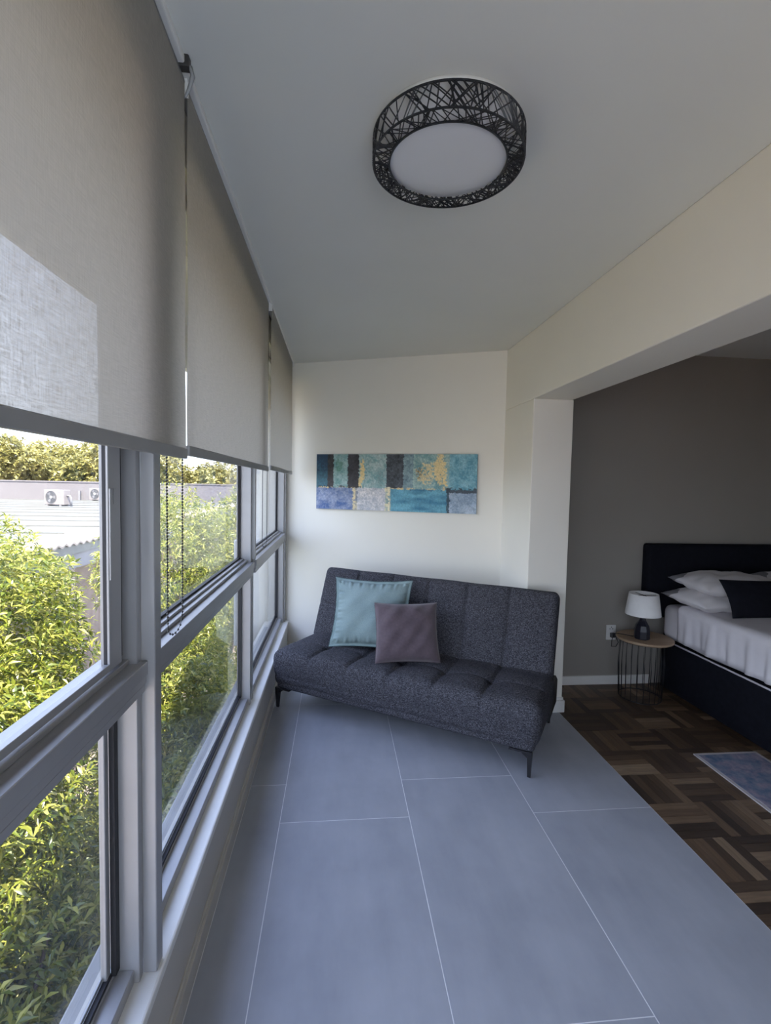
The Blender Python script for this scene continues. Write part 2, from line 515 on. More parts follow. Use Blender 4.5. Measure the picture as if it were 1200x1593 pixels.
# skewed end wall
A = BW_A - BW_T * 0.35; B = BW_B + BW_T * 0.02
nb = Vector((-BW_T.y, BW_T.x)) * 0.2
wb = MB().prism([tuple(A), tuple(B), tuple(B + nb), tuple(A + nb)], -0.0, H)
tag(wb.build('wall_back', M['wall']), 'cream end wall of the sunroom behind the sofa', 'wall', kind='structure')
bb = MB().prism([tuple(BW_A + BW_T * (-0.03) - nb * 0.07), tuple(BW_B - nb * 0.07), tuple(BW_B), tuple(BW_A + BW_T * (-0.03))], 0, 0.09)
tag(bb.build('baseboard_back', M['trim'], bevel=0.004), 'white baseboard along the end wall behind the sofa', 'baseboard', kind='structure')

tag(MB().box((XR2, YB, 0), (XBED, YB + 0.15, H)).build('wall_bedroom_back', M['accent']), 'warm grey bedroom wall behind the bed', 'wall', kind='structure')
tag(MB().box((XBED, YREAR, 0), (XBED + 0.15, YB + 0.15, H)).build('wall_bedroom_right', M['accent']), 'grey bedroom side wall out of the photo', 'wall', kind='structure')
wre = MB().box((XR, YREAR - 0.15, 0), (XBED + 0.15, YREAR, H)).box((-0.62, YREAR - 0.15, 2.42), (XR, YREAR, H)).box((-0.62, YREAR - 0.15, -0.05), (XR, YREAR, 0.05))
tag(wre.build('wall_rear', M['wall']), 'cream wall closing the rooms behind the viewer', 'wall', kind='structure')
gd = empty('added_door_1', (0.42, YREAR - 0.07, 0.05)); tag(gd, 'glazed sliding door added behind the viewer to let in daylight', 'door', kind='structure')  # unseen door, added to bring more daylight into the room
for k in range(2):
    xa, xb = (-0.86, 0.03) if k == 0 else (-0.03, 0.88)
    dy = -0.02 if k == 0 else 0.02
    fr0 = MB()
    for lo, hi in (((xa, dy - .018, 0), (xa + .05, dy + .018, 2.37)), ((xb - .05, dy - .018, 0), (xb, dy + .018, 2.37)), ((xa + .05, dy - .018, 0), (xb - .05, dy + .018, .06)), ((xa + .05, dy - .018, 2.31), (xb - .05, dy + .018, 2.37))): fr0.box(lo, hi)
    fr0.build('door_leaf_frame', M['alu'], gd)
    MB().box((xa + .051, dy - .002, .061), (xb - .051, dy + .002, 2.309)).build('pane', M['glass'], gd)
MB().box((-1.03, -0.05, -0.1), (-0.86, 0.05, 2.37)).build('door_jamb', M['alu'], gd)
tag(MB().box((XR2, YB - 0.015, 0), (2.53, YB, 0.072)).build('baseboard_bedroom', M['trim'], bevel=0.003), 'white baseboard on the grey bedroom wall', 'baseboard', kind='structure')
bp = MB()
bp.prism([(XR - 0.015, YJ - 0.016), (XR2 + 0.014, YJ - 0.016), (XR2 + 0.014, YB - 0.016), (XR2 - 0.002, YB - 0.016), (XR2 - 0.002, YJ + 0.002), (XR + 0.002, YJ + 0.002), (XR + 0.002, 3.72), (XR - 0.015, 3.72)], 0, 0.085)
bp.prism([(XR - 0.008, YJ - 0.008), (XR2 + 0.006, YJ - 0.008), (XR2 + 0.006, YB - 0.016), (XR2 - 0.002, YB - 0.016), (XR2 - 0.002, YJ + 0.002), (XR + 0.002, YJ + 0.002), (XR + 0.002, 3.72), (XR - 0.008, 3.72)], 0.085, 0.105)
tag(bp.build('baseboard_right', M['trim'], bevel=0.003), 'white moulded baseboard around the pier beside the sofa', 'baseboard', kind='structure')

# window wall: low wall, skirting, sill, lintel
YW1 = 4.47
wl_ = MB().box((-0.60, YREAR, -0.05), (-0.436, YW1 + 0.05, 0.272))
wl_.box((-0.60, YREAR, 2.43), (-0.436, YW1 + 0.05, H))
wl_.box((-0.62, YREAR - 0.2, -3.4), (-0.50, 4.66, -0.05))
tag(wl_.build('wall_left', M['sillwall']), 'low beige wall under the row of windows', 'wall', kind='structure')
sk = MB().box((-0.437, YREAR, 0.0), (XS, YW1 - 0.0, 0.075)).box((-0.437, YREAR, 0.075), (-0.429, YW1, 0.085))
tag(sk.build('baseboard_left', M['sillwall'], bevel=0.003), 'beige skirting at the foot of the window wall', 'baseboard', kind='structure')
si = MB().box((-0.505, YREAR, 0.27), (-0.429, YW1, 0.300))
tag(si.build('trim_1', M['trim'], bevel=0.006), 'white painted inner window sill running along the windows', 'window sill', kind='structure')
ct = MB().box((-0.436, YREAR, 2.601), (-0.398, YW1 - 0.01, H))
tag(ct.build('trim_2', M['trim'], bevel=0.004), 'slim pale cornice strip above the roller blinds', 'trim', kind='structure')

# ---------------------------------------------------------------- windows
MULL = [-0.265, 1.246, 2.790]
ENDS = [YREAR + 0.02] + MULL + [YW1 - 0.03]
ZT0, ZT1 = 1.040, 1.112      # transom
ZHEAD = 2.42
def window(n, y0, y1, first_opening, lab):
    e = empty('window_%d' % n, (-0.5, (y0 + y1) / 2, 0.30))
    tag(e, lab, 'window', kind='structure')
    off = Vector(e.location)
    def mk(name, boxes, mat, bev=0.0015):
        mb = MB()
        for lo, hi in boxes:
            mb.box([lo[k] - off[k] for k in range(3)], [hi[k] - off[k] for k in range(3)])
        return mb.build(name, mat, e, bevel=bev, seg=1)
    a, b = y0 + 0.019, y1 - 0.019
    fw = 0.026
    # outer frame
    mk('jamb', [((-0.548, b - fw, 0.300), (-0.4745, b, ZHEAD))], M['alu'])
    mk('jamb', [((-0.548, a, 0.300), (-0.4745, a + fw, ZHEAD))], M['alu'])
    mk('head_rail', [((-0.548, a + fw, ZHEAD - 0.03), (-0.479, b - fw, ZHEAD))], M['alu'])
    mk('bottom_rail', [((-0.548, a + fw, 0.300), (-0.487, b - fw, 0.336)), ((-0.548, a + fw, 0.336), (-0.527, b - fw, 0.346))], M['alu'])
    # transom, three stepped profiles
    mk('transom', [((-0.545, a + fw, 1.078), (-0.457, b - fw * 0.2, 1.112))], M['alu'])
    mk('transom_cover', [((-0.540, a + fw, 1.057), (-0.461, b - fw * 0.2, 1.0765)), ((-0.54, a + fw, ZT0 - 0.004), (-0.464, b - fw * 0.3, 1.0555))], M['alu'])
    mk('glazing_track', [((-0.548, a + fw, 1.112), (-0.492, b - fw, 1.124)), ((-0.548, a + fw, 1.124), (-0.512, b - fw, 1.133))], M['alu'])
    i0, i1 = a + fw, b - fw
    if first_opening:
        s0, s1 = i0 + 0.045, i1 - 0.045           # visible sash edge next to the jambs
        s = 0.059
        mk('sash_stile', [((-0.4955, s1 - s, 1.134), (-0.490, s1, ZHEAD - 0.03))], M['alu'], 0.001)
        mk('sash_stile', [((-0.4955, s0, 1.134), (-0.490, s0 + s, ZHEAD - 0.03))], M['alu'], 0.001)
        mk('sash_rail', [((-0.503, s0 + s, 1.134), (-0.490, s1 - s, 1.150)), ((-0.503, s0 + s, ZHEAD - 0.075), (-0.490, s1 - s, ZHEAD - 0.03))], M['alu'], 0.001)
        mk('lock_plate', [((-0.490, s1 - s + 0.001, 1.335), (-0.486, s1 - s + 0.013, 1.535)), ((-0.490, s1 - s + 0.022, 1.50), (-0.4885, s1 - s + 0.032, 1.535))], M['alu'], 0.001)
        mk('gasket_or_gap', [((-0.503, s1 - s + 0.001, 1.134), (-0.4955, s1, ZHEAD - 0.03)), ((-0.503, s0, 1.134), (-0.4955, s0 + s - 0.001, ZHEAD - 0.03)),
                      ((-0.535, s1, 1.134), (-0.508, i1, ZHEAD - 0.03)), ((-0.535, i0, 1.134), (-0.508, s0, ZHEAD - 0.03))], M['gasket_or_gap'], 0)  # these two black boxes stand in for the shaded gap between sash and jamb
        mk('glazing_bead', [((-0.510, s1 - s + 0.002, 1.134), (-0.503, s1, ZHEAD - 0.03)), ((-0.510, s0, 1.134), (-0.503, s0 + s - 0.002, ZHEAD - 0.03)), ((-0.512, s0 + s, 1.134), (-0.5035, s1 - s, 1.144))], M['alu'], 0.001)
        # lower fixed light
        mk('gasket_or_gap', [((-0.531, i1 - 0.024, 0.347), (-0.519, i1 - 0.004, ZT0 - 0.004)), ((-0.541, i0, 0.346), (-0.529, i1 - 0.024, 0.356))], M['gasket_or_gap'], 0)  # upright strip is black in place of the shaded recess by the jamb
        mk('glazing_bead', [((-0.546, i1 - 0.044, 0.346), (-0.532, i1 - 0.024, ZT0 - 0.004)), ((-0.548, i0, 0.356), (-0.541, i1 - 0.044, 0.366))], M['alu'])
    else:
        mk('gasket_or_gap', [((-0.545, i1 - 0.012, 1.133), (-0.53, i1, ZHEAD - 0.03)), ((-0.545, i0, 1.133), (-0.53, i1 - 0.012, 1.141)),
                      ((-0.540, i1 - 0.016, 0.347), (-0.522, i1, ZT0)), ((-0.541, i0, 0.346), (-0.529, i1 - 0.016, 0.356))], M['gasket_or_gap'], 0)
        mk('glazing_bead', [((-0.548, i1 - 0.024, 1.141), (-0.542, i1 - 0.012, ZHEAD - 0.03)), ((-0.548, i0, 0.356), (-0.541, i1 - 0.016, 0.368))], M['alu'])
    if first_opening: mk('pane', [((-0.5075, s0 + s - 0.004, 1.1445), (-0.5045, s1 - s + 0.004, ZHEAD - 0.04))], M['glass'], 0)
    else: mk('pane', [((-0.5385, i0 + 0.001, 1.1335), (-0.5355, i1 - 0.001, ZHEAD - 0.031))], M['glass'], 0)
    mk('pane', [((-0.5385, i0 + 0.001, 0.3465), (-0.5355, i1 - 0.001, ZT0 - 0.005))], M['glass'], 0)
    return e
labs = ['aluminium window beside the viewer under the raised blind',
        'nearest aluminium window with sash lock, bush and roof outside', 'middle aluminium window with bead chain hanging in front',
        'farthest aluminium window beside the end wall and sofa']
for k in range(4):
    window(k + 1, ENDS[k], ENDS[k + 1], k in (0, 1), labs[k])
for k, y in enumerate(MULL):
    full = k != 2
    mb = MB()
    if full: mb.box((-0.4745, y - 0.021, 0.301), (-0.441, y + 0.021, 2.43))
    else: mb.box((-0.52, y - 0.014, ZT1 + 0.01), (-0.456, y + 0.012, 2.43)).box((-0.548, y - 0.010, 0.3), (-0.500, y + 0.008, ZT1 + 0.01))
    o = mb.build('trim_%d' % (k + 3), M['alu'], bevel=0.002, seg=1)
    tag(o, ['aluminium mullion beside the viewer', 'wide aluminium mullion post standing on the sill in the foreground', 'slim aluminium mullion between the middle and farthest window'][k], 'mullion', kind='structure')
o = MB().box((-0.548, YW1 - 0.045, 0.3), (-0.46, YW1 + 0.02, 2.43)).build('trim_6', M['alu'], bevel=0.002, seg=1)
tag(o, 'aluminium end post where the windows meet the end wall', 'mullion', kind='structure')

# ---------------------------------------------------------------- roof and eave outside
rf = MB().box((-0.95, YREAR - 1.6, H + 0.14), (XBED + 0.6, 5.0, H + 0.22))  # unseen rear overhang, lengthened to keep direct sun out of the rear door
rf.box((-0.95, YREAR - 0.5, 2.235), (-0.92, 5.0, H + 0.15))
rf.box((-0.92, YREAR - 0.5, 2.50), (-0.60, 5.0, 2.52))
tag(rf.build('roof_eave', M['extwall']), 'pale roof slab with a fascia overhanging the windows outside and an added rear sun overhang', 'roof', kind='structure')
xs = MB().box((-0.665, YREAR, 0.16), (-0.550, 4.62, 0.215))
tag(xs.build('trim_7', M['concrete'], bevel=0.006), 'grey concrete ledge outside below the windows', 'ledge', kind='structure')
fw_ = MB().box((-0.79, 4.66, -3.4), (-0.45, 4.86, 2.6)).box((-0.95, 4.60, 0.02), (-0.55, 4.86, 1.02))
tag(fw_.build('wall_outside', M['extwall'], bevel=0.01), 'white rendered fin wall outside past the farthest window', 'wall', kind='structure')

# ---------------------------------------------------------------- roller blinds
def chain(parent, off, x, ya, yb, zbot, ztop):
    pts = []
    n = int((ztop - zbot) / 0.0085)
    ym = (ya + yb) / 2; hw = abs(yb - ya) / 2
    for k in range(n): pts.append((x, ya + 0.012 * k / n, ztop - (ztop - zbot) * k / n))
    for k in range(1, 8):
        t = math.pi * k / 8
        pts.append((x, ym - (hw - 0.012) * math.cos(t), zbot - 0.035 * math.sin(t)))
    for k in range(n): pts.append((x, yb - 0.012 + 0.012 * k / n, zbot + (ztop - zbot) * k / n))
    mb = MB(); r = 0.0036
    for p in pts:
        x0, y0, z0 = [p[i] - off[i] for i in range(3)]
        mb.add([(x0 + r, y0, z0), (x0 - r, y0, z0), (x0, y0 + r, z0), (x0, y0 - r, z0), (x0, y0, z0 + r * 1.2), (x0, y0, z0 - r * 1.2)],
               [(0, 2, 4), (2, 1, 4), (1, 3, 4), (3, 0, 4), (2, 0, 5), (1, 2, 5), (3, 1, 5), (0, 3, 5)])
    mb.tube([[p[i] - off[i] for i in range(3)] for p in pts], 0.0009, 4)
    return mb.build('bead_chain', M['chain'], parent)

def blind(y0, y1, zb, xf, label, chain_y=None, cx=0.030):
    e = empty('roller_blind', (xf, (y0 + y1) / 2, zb))
    tag(e, label, 'blind', 'roller blinds over the windows')
    off = Vector(e.location)
    # fabric: gently waved sheet
    ny, nz = 40, 30
    ztop = 2.585
    vs = []; fs = []
    hl = (y1 - y0) / 2
    ph = random.random() * 6
    for i in range(ny + 1):
        for j in range(nz + 1):
            t = i / ny; s = j / nz
            edge = max(0, abs(t - 0.5) * 2 - 0.94) / 0.06
            x = 0.0015 * math.sin(5 * t + 3 * s + ph) + 0.002 * edge * math.sin(9 * s + ph) * s * (1 - s) * 4
            yy = -hl + 2 * hl * t - (0.004 * (1 if t > 0.5 else -1) * edge * math.sin(math.pi * s))
            vs.append((x, yy, s * (ztop - zb)))
    for i in range(ny):
        for j in range(nz):
            a = i * (nz + 1) + j
            fs.append((a, a + nz + 1, a + nz + 2, a + 1))
    MB().add(vs, fs, True).build('fabric', M['blind'], e)
    b = MB().box((-0.006, -hl + 0.001, -0.004), (0.006, hl - 0.001, 0.024))
    b.build('bottom_bar', M['blind_bar'], e, bevel=0.003)
    MB().tube([(-0.017, -hl, ztop - zb + 0.004), (-0.017, hl, ztop - zb + 0.004)], 0.017, 14).build('roller_tube', M['blind_bar'], e)
    for s in (-1, 1):
        MB().box((-0.035, s * (hl + 0.0045) - 0.0015, ztop - zb - 0.025), (0.006, s * (hl + 0.0045) + 0.0015, ztop - zb + 0.02)).build('bracket', M['trim'], e, bevel=0.0006, seg=1)
    if chain_y:
        chain(e, off, xf - cx, chain_y[0], chain_y[1], chain_y[2], 2.58)
    return e
blind(-0.19, 1.367, 1.618, -0.41, 'nearest beige screen roller blind with daylight glowing through its lower corner', (1.300, 1.445, 1.17))
blind(1.387, 2.930, 1.628, -0.411, 'middle of the three beige screen roller blinds in view')
blind(2.962, 4.300, 1.636, -0.400, 'farthest short-looking beige roller blind beside the end wall', (2.915, 3.12, 1.20), 0.040)
# twisted end bracket at the ceiling between the first two blinds
br = empty('blind_bracket', (-0.400, 1.335, 2.612))
tag(br, 'small dark blind bracket at the ceiling between two blinds', 'bracket')
MB().box((-0.02, -0.012, -0.018), (0.012, 0.012, 0.022)).build('clip', M['chain'], br, bevel=0.004)
MB().tube([(0.012, 0, -0.01), (0.018, 0.004, -0.03), (0.008, 0.006, -0.06), (0.0, 0.0, -0.085)], [0.006, 0.006, 0.005, 0.003], 8).build('strap', M['blind_bar'], br)

# ---------------------------------------------------------------- ceiling light
cl = empty('ceiling_light', (0.319, 1.512, H))
tag(cl, 'round ceiling light with black criss-cross metal lattice and white diffuser', 'ceiling light')
R0, RI, ZB = 0.229, 0.177, -0.093
MB().lathe([(0.205, -0.022), (0.214, -0.020), (0.217, -0.012), (0.216, 0.0)], 64).build('mounting_plate', M['trim'], cl)
df = NM('opal_diffuser'); df.base((0.74, 0.74, 0.76, 1)); df.set(Roughness=0.35)
M['diffuser'] = df.m
prof = [(0.0, ZB + 0.006), (0.10, ZB + 0.0062), (RI - 0.003, ZB + 0.008), (RI + 0.004, ZB + 0.012), (RI + 0.012, ZB + 0.03), (RI + 0.014, -0.022)]
MB().lathe(prof, 64, caps=False).build('diffuser', M['diffuser'], cl)
def ring(r, z, w, h, name):
    MB().lathe([(r - w, z), (r, z), (r, z + h), (r - w, z + h), (r - w, z)], 72, smooth=False, caps=False).build(name, M['lamp_black'], cl)
ring(R0, -0.026, 0.003, 0.006, 'top_ring'); ring(R0, ZB, 0.004, 0.005, 'bottom_ring'); ring(RI + 0.003, ZB, 0.005, 0.004, 'inner_ring')
rs = random.Random(3)
side = MB(); bot = MB()
for k in range(190):
    a0 = rs.random() * 2 * math.pi; da = rs.choice((-1, 1)) * rs.uniform(0.02, 0.38)
    pts = []
    for t in np.linspace(0, 1, 5):
        a = a0 + da * t
        pts.append((R0 * 0.995 * math.cos(a), R0 * 0.995 * math.sin(a), ZB + 0.002 + t * (abs(ZB) - 0.026)))
    side.tube(pts, 0.0019, 4, smooth=False)
for k in range(230):
    a0 = rs.random() * 2 * math.pi; da = rs.choice((-1, 1)) * rs.uniform(0.03, 0.40)
    pts = []
    p0 = Vector((R0 * math.cos(a0), R0 * math.sin(a0), ZB + 0.002)); p1 = Vector((RI * math.cos(a0 + da), RI * math.sin(a0 + da), ZB + 0.002))
    bot.tube([p0, p1], 0.0017, 4, smooth=False)
side.build('side_lattice', M['lamp_black'], cl); bot.build('lower_lattice', M['lamp_black'], cl)

# ---------------------------------------------------------------- painting (abstract colour blocks)
def vnoise(u, v, fx, fy, seed):
    rg = np.random.default_rng(seed); gx, gy = int(fx) + 3, int(fy) + 3
    gr = rg.random((gy, gx)); x = u * fx; y = v * fy
    xi = x.astype(int); yi = y.astype(int); xf = x - xi; yf = y - yi
    xf = xf * xf * (3 - 2 * xf); yf = yf * yf * (3 - 2 * yf)
    return (gr[yi, xi] * (1 - xf) + gr[yi, xi + 1] * xf) * (1 - yf) + (gr[yi + 1, xi] * (1 - xf) + gr[yi + 1, xi + 1] * xf) * yf
PW, PH, PT = 1.402, 0.478, 0.028
nx, ny = 420, 144
uu, vv = np.meshgrid(np.linspace(0, 1, nx), np.linspace(0, 1, ny))     # v = 0 at the top
nz1 = vnoise(uu, vv, 26, 10, 1); nz2 = vnoise(uu, vv, 90, 34, 2); nz3 = vnoise(uu, vv, 200, 70, 3); nz4 = vnoise(uu, vv, 9, 18, 4); nz5 = vnoise(uu, vv, 40, 6, 5)
fr = 0.45 * nz1 + 0.35 * nz2 + 0.2 * nz3
uw = uu + (nz2 - 0.5) * 0.006 + (nz3 - 0.5) * 0.008; vw = vv + (nz2 - 0.5) * 0.02 + (nz3 - 0.5) * 0.02
C3 = lambda r, g_, b: np.array(srgb(r, g_, b)[:3])
pc = np.zeros((ny, nx, 3)) + C3(130, 165, 168)
hgt = fr.copy()
def block(u0, u1, v0, v1, ca, cb, mixn=None):
    mk_ = (uw >= u0) & (uw < u1) & (vw >= v0) & (vw < v1)
    t = (fr if mixn is None else mixn)[..., None]
    t = np.clip((t - 0.25) * 2, 0, 1)
    col = C3(*ca) * (1 - t) + C3(*cb) * t
    pc[mk_] = col[mk_]
block(-1, 0.075, -1, 0.6, (8, 56, 84), (66, 140, 162), vw * 0.7 + 0.3 * fr)
block(0.075, 0.115, -1, 0.6, (30, 32, 40), (64, 62, 70))
block(0.115, 0.21, -1, 0.6, (104, 156, 158), (164, 194, 194)); 
block(0.21, 0.285, -1, 0.6, (26, 30, 38), (58, 58, 68))
block(0.285, 0.46, -1, 0.6, (116, 162, 166), (182, 202, 200))
block(0.46, 0.565, -1, 0.6, (30, 38, 48), (78, 88, 98))
block(0.565, 0.625, -1, 0.6, (88, 120, 132), (140, 168, 175))
block(0.625, 0.84, -1, 0.6, (104, 154, 160), (172, 198, 190))
block(0.84, 2, -1, 0.61, (80, 148, 170), (134, 188, 200))
block(-1, 0.245, 0.6, 2, (56, 92, 152), (146, 158, 188))
block(0.245, 0.275, 0.6, 2, (120, 130, 150), (225, 214, 180))
block(0.275, 0.455, 0.6, 2, (176, 180, 190), (232, 226, 226))
block(0.455, 0.49, 0.6, 2, (90, 150, 170), (228, 218, 180))
block(0.49, 0.828, 0.6, 2, (36, 118, 150), (104, 176, 198), nz4 * 0.6 + fr * 0.4)
block(0.828, 0.845, 0.58, 2, (30, 60, 76), (60, 92, 108))
block(0.845, 2, 0.61, 2, (130, 152, 176), (176, 192, 208))
# edge weathering between the two rows, smudges and gold leaf
def splash(mask, col, add=0.25):
    t = np.clip(mask, 0, 1)[..., None]
    pc[:] = pc * (1 - t) + C3(*col) * t
    hgt[:] = hgt + add * np.clip(mask, 0, 1)
G = lambda u0, su, v0, sv: np.exp(-((uu - u0) / su) ** 2 - ((vv - v0) / sv) ** 2)
thr = lambda a, k: np.clip((a - k) * 9, 0, 1)
splash(thr(G(0.15, 0.035, 0.2, 0.16) * (nz2 + 0.3), 0.45) * 0.7, (70, 130, 110), 0)
splash(thr(G(0.305, 0.02, 0.33, 0.3) * (nz2 * 0.8 + 0.45), 0.42), (230, 206, 146))
splash(thr(G(0.29, 0.012, 0.5, 0.1) * (nz3 + 0.5), 0.5), (230, 206, 146))
splash(thr(G(0.70, 0.075, 0.33, 0.24) * (nz2 * 0.7 + nz3 * 0.5 + nz1 * 0.3), 0.48) * 0.8, (230, 206, 146))
splash(thr(G(0.785, 0.045, 0.25, 0.32) * (nz2 * 0.6 + nz3 * 0.6 + 0.3), 0.42) * 0.95, (230, 206, 146))
splash(thr(G(0.66, 0.03, 0.32, 0.16) * (nz3 * 0.8 + 0.3), 0.55) * 0.8, (120, 92, 50), 0)
splash(thr(G(0.81, 0.03, 0.5, 0.14) * (nz2 + 0.3), 0.5), (230, 206, 146))
splash(thr(G(0.42, 0.04, 0.4, 0.35) * (nz3 * 0.5 + nz2 * 0.7), 0.55) * 0.6, (90, 120, 125), 0)
ln = np.exp(-((vw - 0.6) / 0.022) ** 2)
splash(thr(ln * (nz5 * 0.6 + nz3 * 0.5) * ((uu < 0.26) | ((uu > 0.45) & (uu < 0.83))), 0.42), (226, 202, 148))
splash(thr(np.exp(-((vw - 0.585) / 0.02) ** 2) * (nz2 + 0.2) * ((uu < 0.30) | (uu > 0.82)), 0.55) * 0.85, (30, 42, 52), 0)
splash(thr(np.exp(-((vw - 0.625) / 0.05) ** 2) * (nz2 * 0.6 + 0.45) * (uu > 0.825), 0.45) * 0.9, (28, 46, 58), 0)
splash(thr(np.exp(-((vw - 0.63) / 0.02) ** 2) * (nz2 + 0.1) * ((uu > 0.56) & (uu < 0.8)), 0.6) * 0.7, (40, 80, 100), 0)
splash(thr(np.exp(-((uw - 0.255) / 0.012) ** 2) * (nz2 + 0.3) * (vv > 0.58), 0.5), (226, 210, 168), 0.2)
splash(thr(np.exp(-((uw - 0.478) / 0.01) ** 2) * (nz2 + 0.3) * (vv > 0.58), 0.5), (240, 226, 190))
grey_ = pc.mean(-1, keepdims=True)
grain = (vnoise(uu, vv, 300, 60, 8) - 0.5) * 0.5 + (nz3 - 0.5) * 0.5 + (nz5 - 0.5) * 0.25
pc[:] = np.clip((pc * 0.94 + grey_ * 0.06) * (1 + grain[..., None] * 0.5), 0.004, 0.9)
pe = empty('painting', (BW_A.x + BW_T.x * 0.942, BW_A.y + BW_T.y * 0.942, 1.578), (0, 0, BW_ANG))
tag(pe, 'wide abstract painting of teal, grey and gold blocks on end wall', 'painting')
xs_ = (uu - 0.5) * PW; zs_ = (0.5 - vv) * PH
P = np.stack([xs_, -PT - 0.0015 * (hgt - 0.4), zs_], -1).reshape(-1, 3)
idx = np.arange(nx * ny).reshape(ny, nx)
F = np.stack([idx[:-1, :-1], idx[1:, :-1], idx[1:, 1:], idx[:-1, 1:]], -1).reshape(-1, 4)
me = bpy.data.meshes.new('painted_face'); me.from_pydata(P.tolist(), [], F.tolist())
ca = me.color_attributes.new('paint', 'FLOAT_COLOR', 'POINT')
ca.data.foreach_set('color', np.concatenate([pc.reshape(-1, 3), np.ones((nx * ny, 1))], 1).astype(np.float32).ravel())
me.polygons.foreach_set('use_smooth', [True] * len(F))
mp = NM('oil_paint'); vc = mp.new('ShaderNodeVertexColor', layer_name='paint'); mp.base(vc.outputs[0]); mp.set(Roughness=0.5)
mp.bump(mp.noise(mp.coord(), 120, 4), 0.25, 0.002)
me.materials.append(mp.m)
put(bpy.data.objects.new('painted_face', me), pe)
MB().box((-PW / 2, -PT + 0.0012, -PH / 2), (PW / 2, -0.002, PH / 2)).build('canvas_edge', plain('canvas_edge', (0.20, 0.24, 0.27, 1), 0.8), pe)

# ---------------------------------------------------------------- sofa bed
SO = Vector((-0.414, 3.377, 0)); SA = math.radians(-32.42)
so = empty('sofa_bed', SO, (0, 0, SA))
tag(so, 'charcoal tufted fabric sofa bed with slim black metal legs', 'sofa')
SEAM = [0.31, 0.60, 0.89, 1.18, 1.47]
def groove(a, pos, w): return math.exp(-((a - pos) / w) ** 2)
def seat_disp(p, n):
    u, v, z = p
    q = np.array(p)
    if n[2] > 0.2 or n[1] < -0.5:
        d = 0.0
        for s in SEAM: d += 0.013 * groove(u, s, 0.012)
        d += 0.006 * groove(v, 0.20, 0.014) * (n[2] > 0.5)
        for s in SEAM: d += 0.012 * math.exp(-((u - s) ** 2 + (v - 0.20) ** 2) / 0.0016) * (n[2] > 0.5)
        fade = 1.0 if n[2] > 0.5 else max(0.0, min(1.0, (z - 0.27) / 0.08))
        q[2] -= d * fade * max(n[2], 0.0) ; q[1] += d * fade * max(-n[1], 0.0) * 0.6
        # soft crown between seams
        q[2] += 0.017 * max(n[2], 0) * abs(math.sin(math.pi * (u - 0.02) / 0.295)) * (0.7 + 0.3 * abs(math.sin(math.pi * v / 0.2)))
        q[2] += 0.002 * math.sin(u * 23 + v * 11) * max(n[2], 0)
    low = max(0.0, min(1.0, (0.30 - z) / 0.10))
    q[1] += 0.014 * low * (v < 0.1); q[0] += 0.014 * low * (1 if u < 0.9 else -1) * (abs(n[0]) > 0.3)
    if n[1] < -0.3: q[1] += 0.003 * math.sin(u * 9.0 + z * 25) + 0.004 * groove(z, 0.245, 0.008)
    return q
rounded_box((0.0, -0.055, 0.165), (1.795, 0.50, 0.41), (0.05, 0.06, 0.06), (170, 60, 14), seat_disp, 5).build('seat', M['sofa'], so)
rounded_box((0.03, -0.030, 0.146), (1.760, 0.66, 0.25), (0.03, 0.03, 0.02), (30, 10, 3), None, 3).build('base', M['sofa'], so)
# backrest, built upright then leaned back
BL = math.radians(21)
def back_disp(p, n):
    u, y, h = p; q = np.array(p)
    if n[1] < -0.3:
        d = 0.0
        for s in SEAM: d += 0.014 * groove(u, s, 0.010)
        d += 0.006 * groove(h, 0.27, 0.012)
        for s in SEAM: d += 0.012 * math.exp(-((u - s) ** 2 + (h - 0.27) ** 2) / 0.0016)
        q[1] += d * max(-n[1], 0)
        q[1] -= 0.012 * max(-n[1], 0) * abs(math.sin(math.pi * (u - 0.02) / 0.29)) * (0.7 + 0.3 * abs(math.sin(math.pi * h / 0.27)))
    q = q + np.array([0, 0, 0.0015 * math.sin(u * 14)])
    c, s = math.cos(BL), math.sin(BL)
    return np.array([q[0], 0.430 + q[1] * c + q[2] * s, 0.372 - q[1] * s + q[2] * c])
rounded_box((-0.008, 0.0, 0.0), (1.777, 0.125, 0.565), (0.035, 0.045, 0.045), (170, 3, 60), back_disp, 5).build('backrest', M['sofa'], so)
def leg(u, v, su, sv):
    mb = MB()
    x0, x1 = (u, u + 0.11 * su); 
    mb.box((min(u - 0.012 * su, x1), v - 0.022, 0.136), (max(u - 0.012 * su, x1), v + 0.022, 0.147))
    mb.add([(u - .013, v - .02, .138), (u + .013, v - .02, .138), (u + .013, v + .02, .138), (u - .013, v + .02, .138),
            (u - .010, v - .007, 0), (u + .008, v - .007, 0), (u + .008, v + .007, 0), (u - .010, v + .007, 0)],
           [(0, 1, 2, 3), (7, 6, 5, 4), (4, 5, 1, 0), (5, 6, 2, 1), (6, 7, 3, 2), (7, 4, 0, 3)])
    mb.add([(u + 0.01 * su, v - .006, .10), (u + 0.01 * su, v + .006, .10), (u + .06 * su, v - .006, .138), (u + .06 * su, v + .006, .138), (u + .01 * su, v - .006, .138), (u + .01 * su, v + .006, .138)],
           [(0, 1, 3, 2), (0, 2, 4), (1, 5, 3), (0, 4, 5, 1), (2, 3, 5, 4)])
    mb.build('leg', M['black_metal'], so, bevel=0.0012, seg=1)
leg(0.028, 0.0, 1, 1); leg(1.735, 0.0, -1, 1); leg(0.03, 0.62, 1, -1); leg(1.735, 0.69, -1, -1)
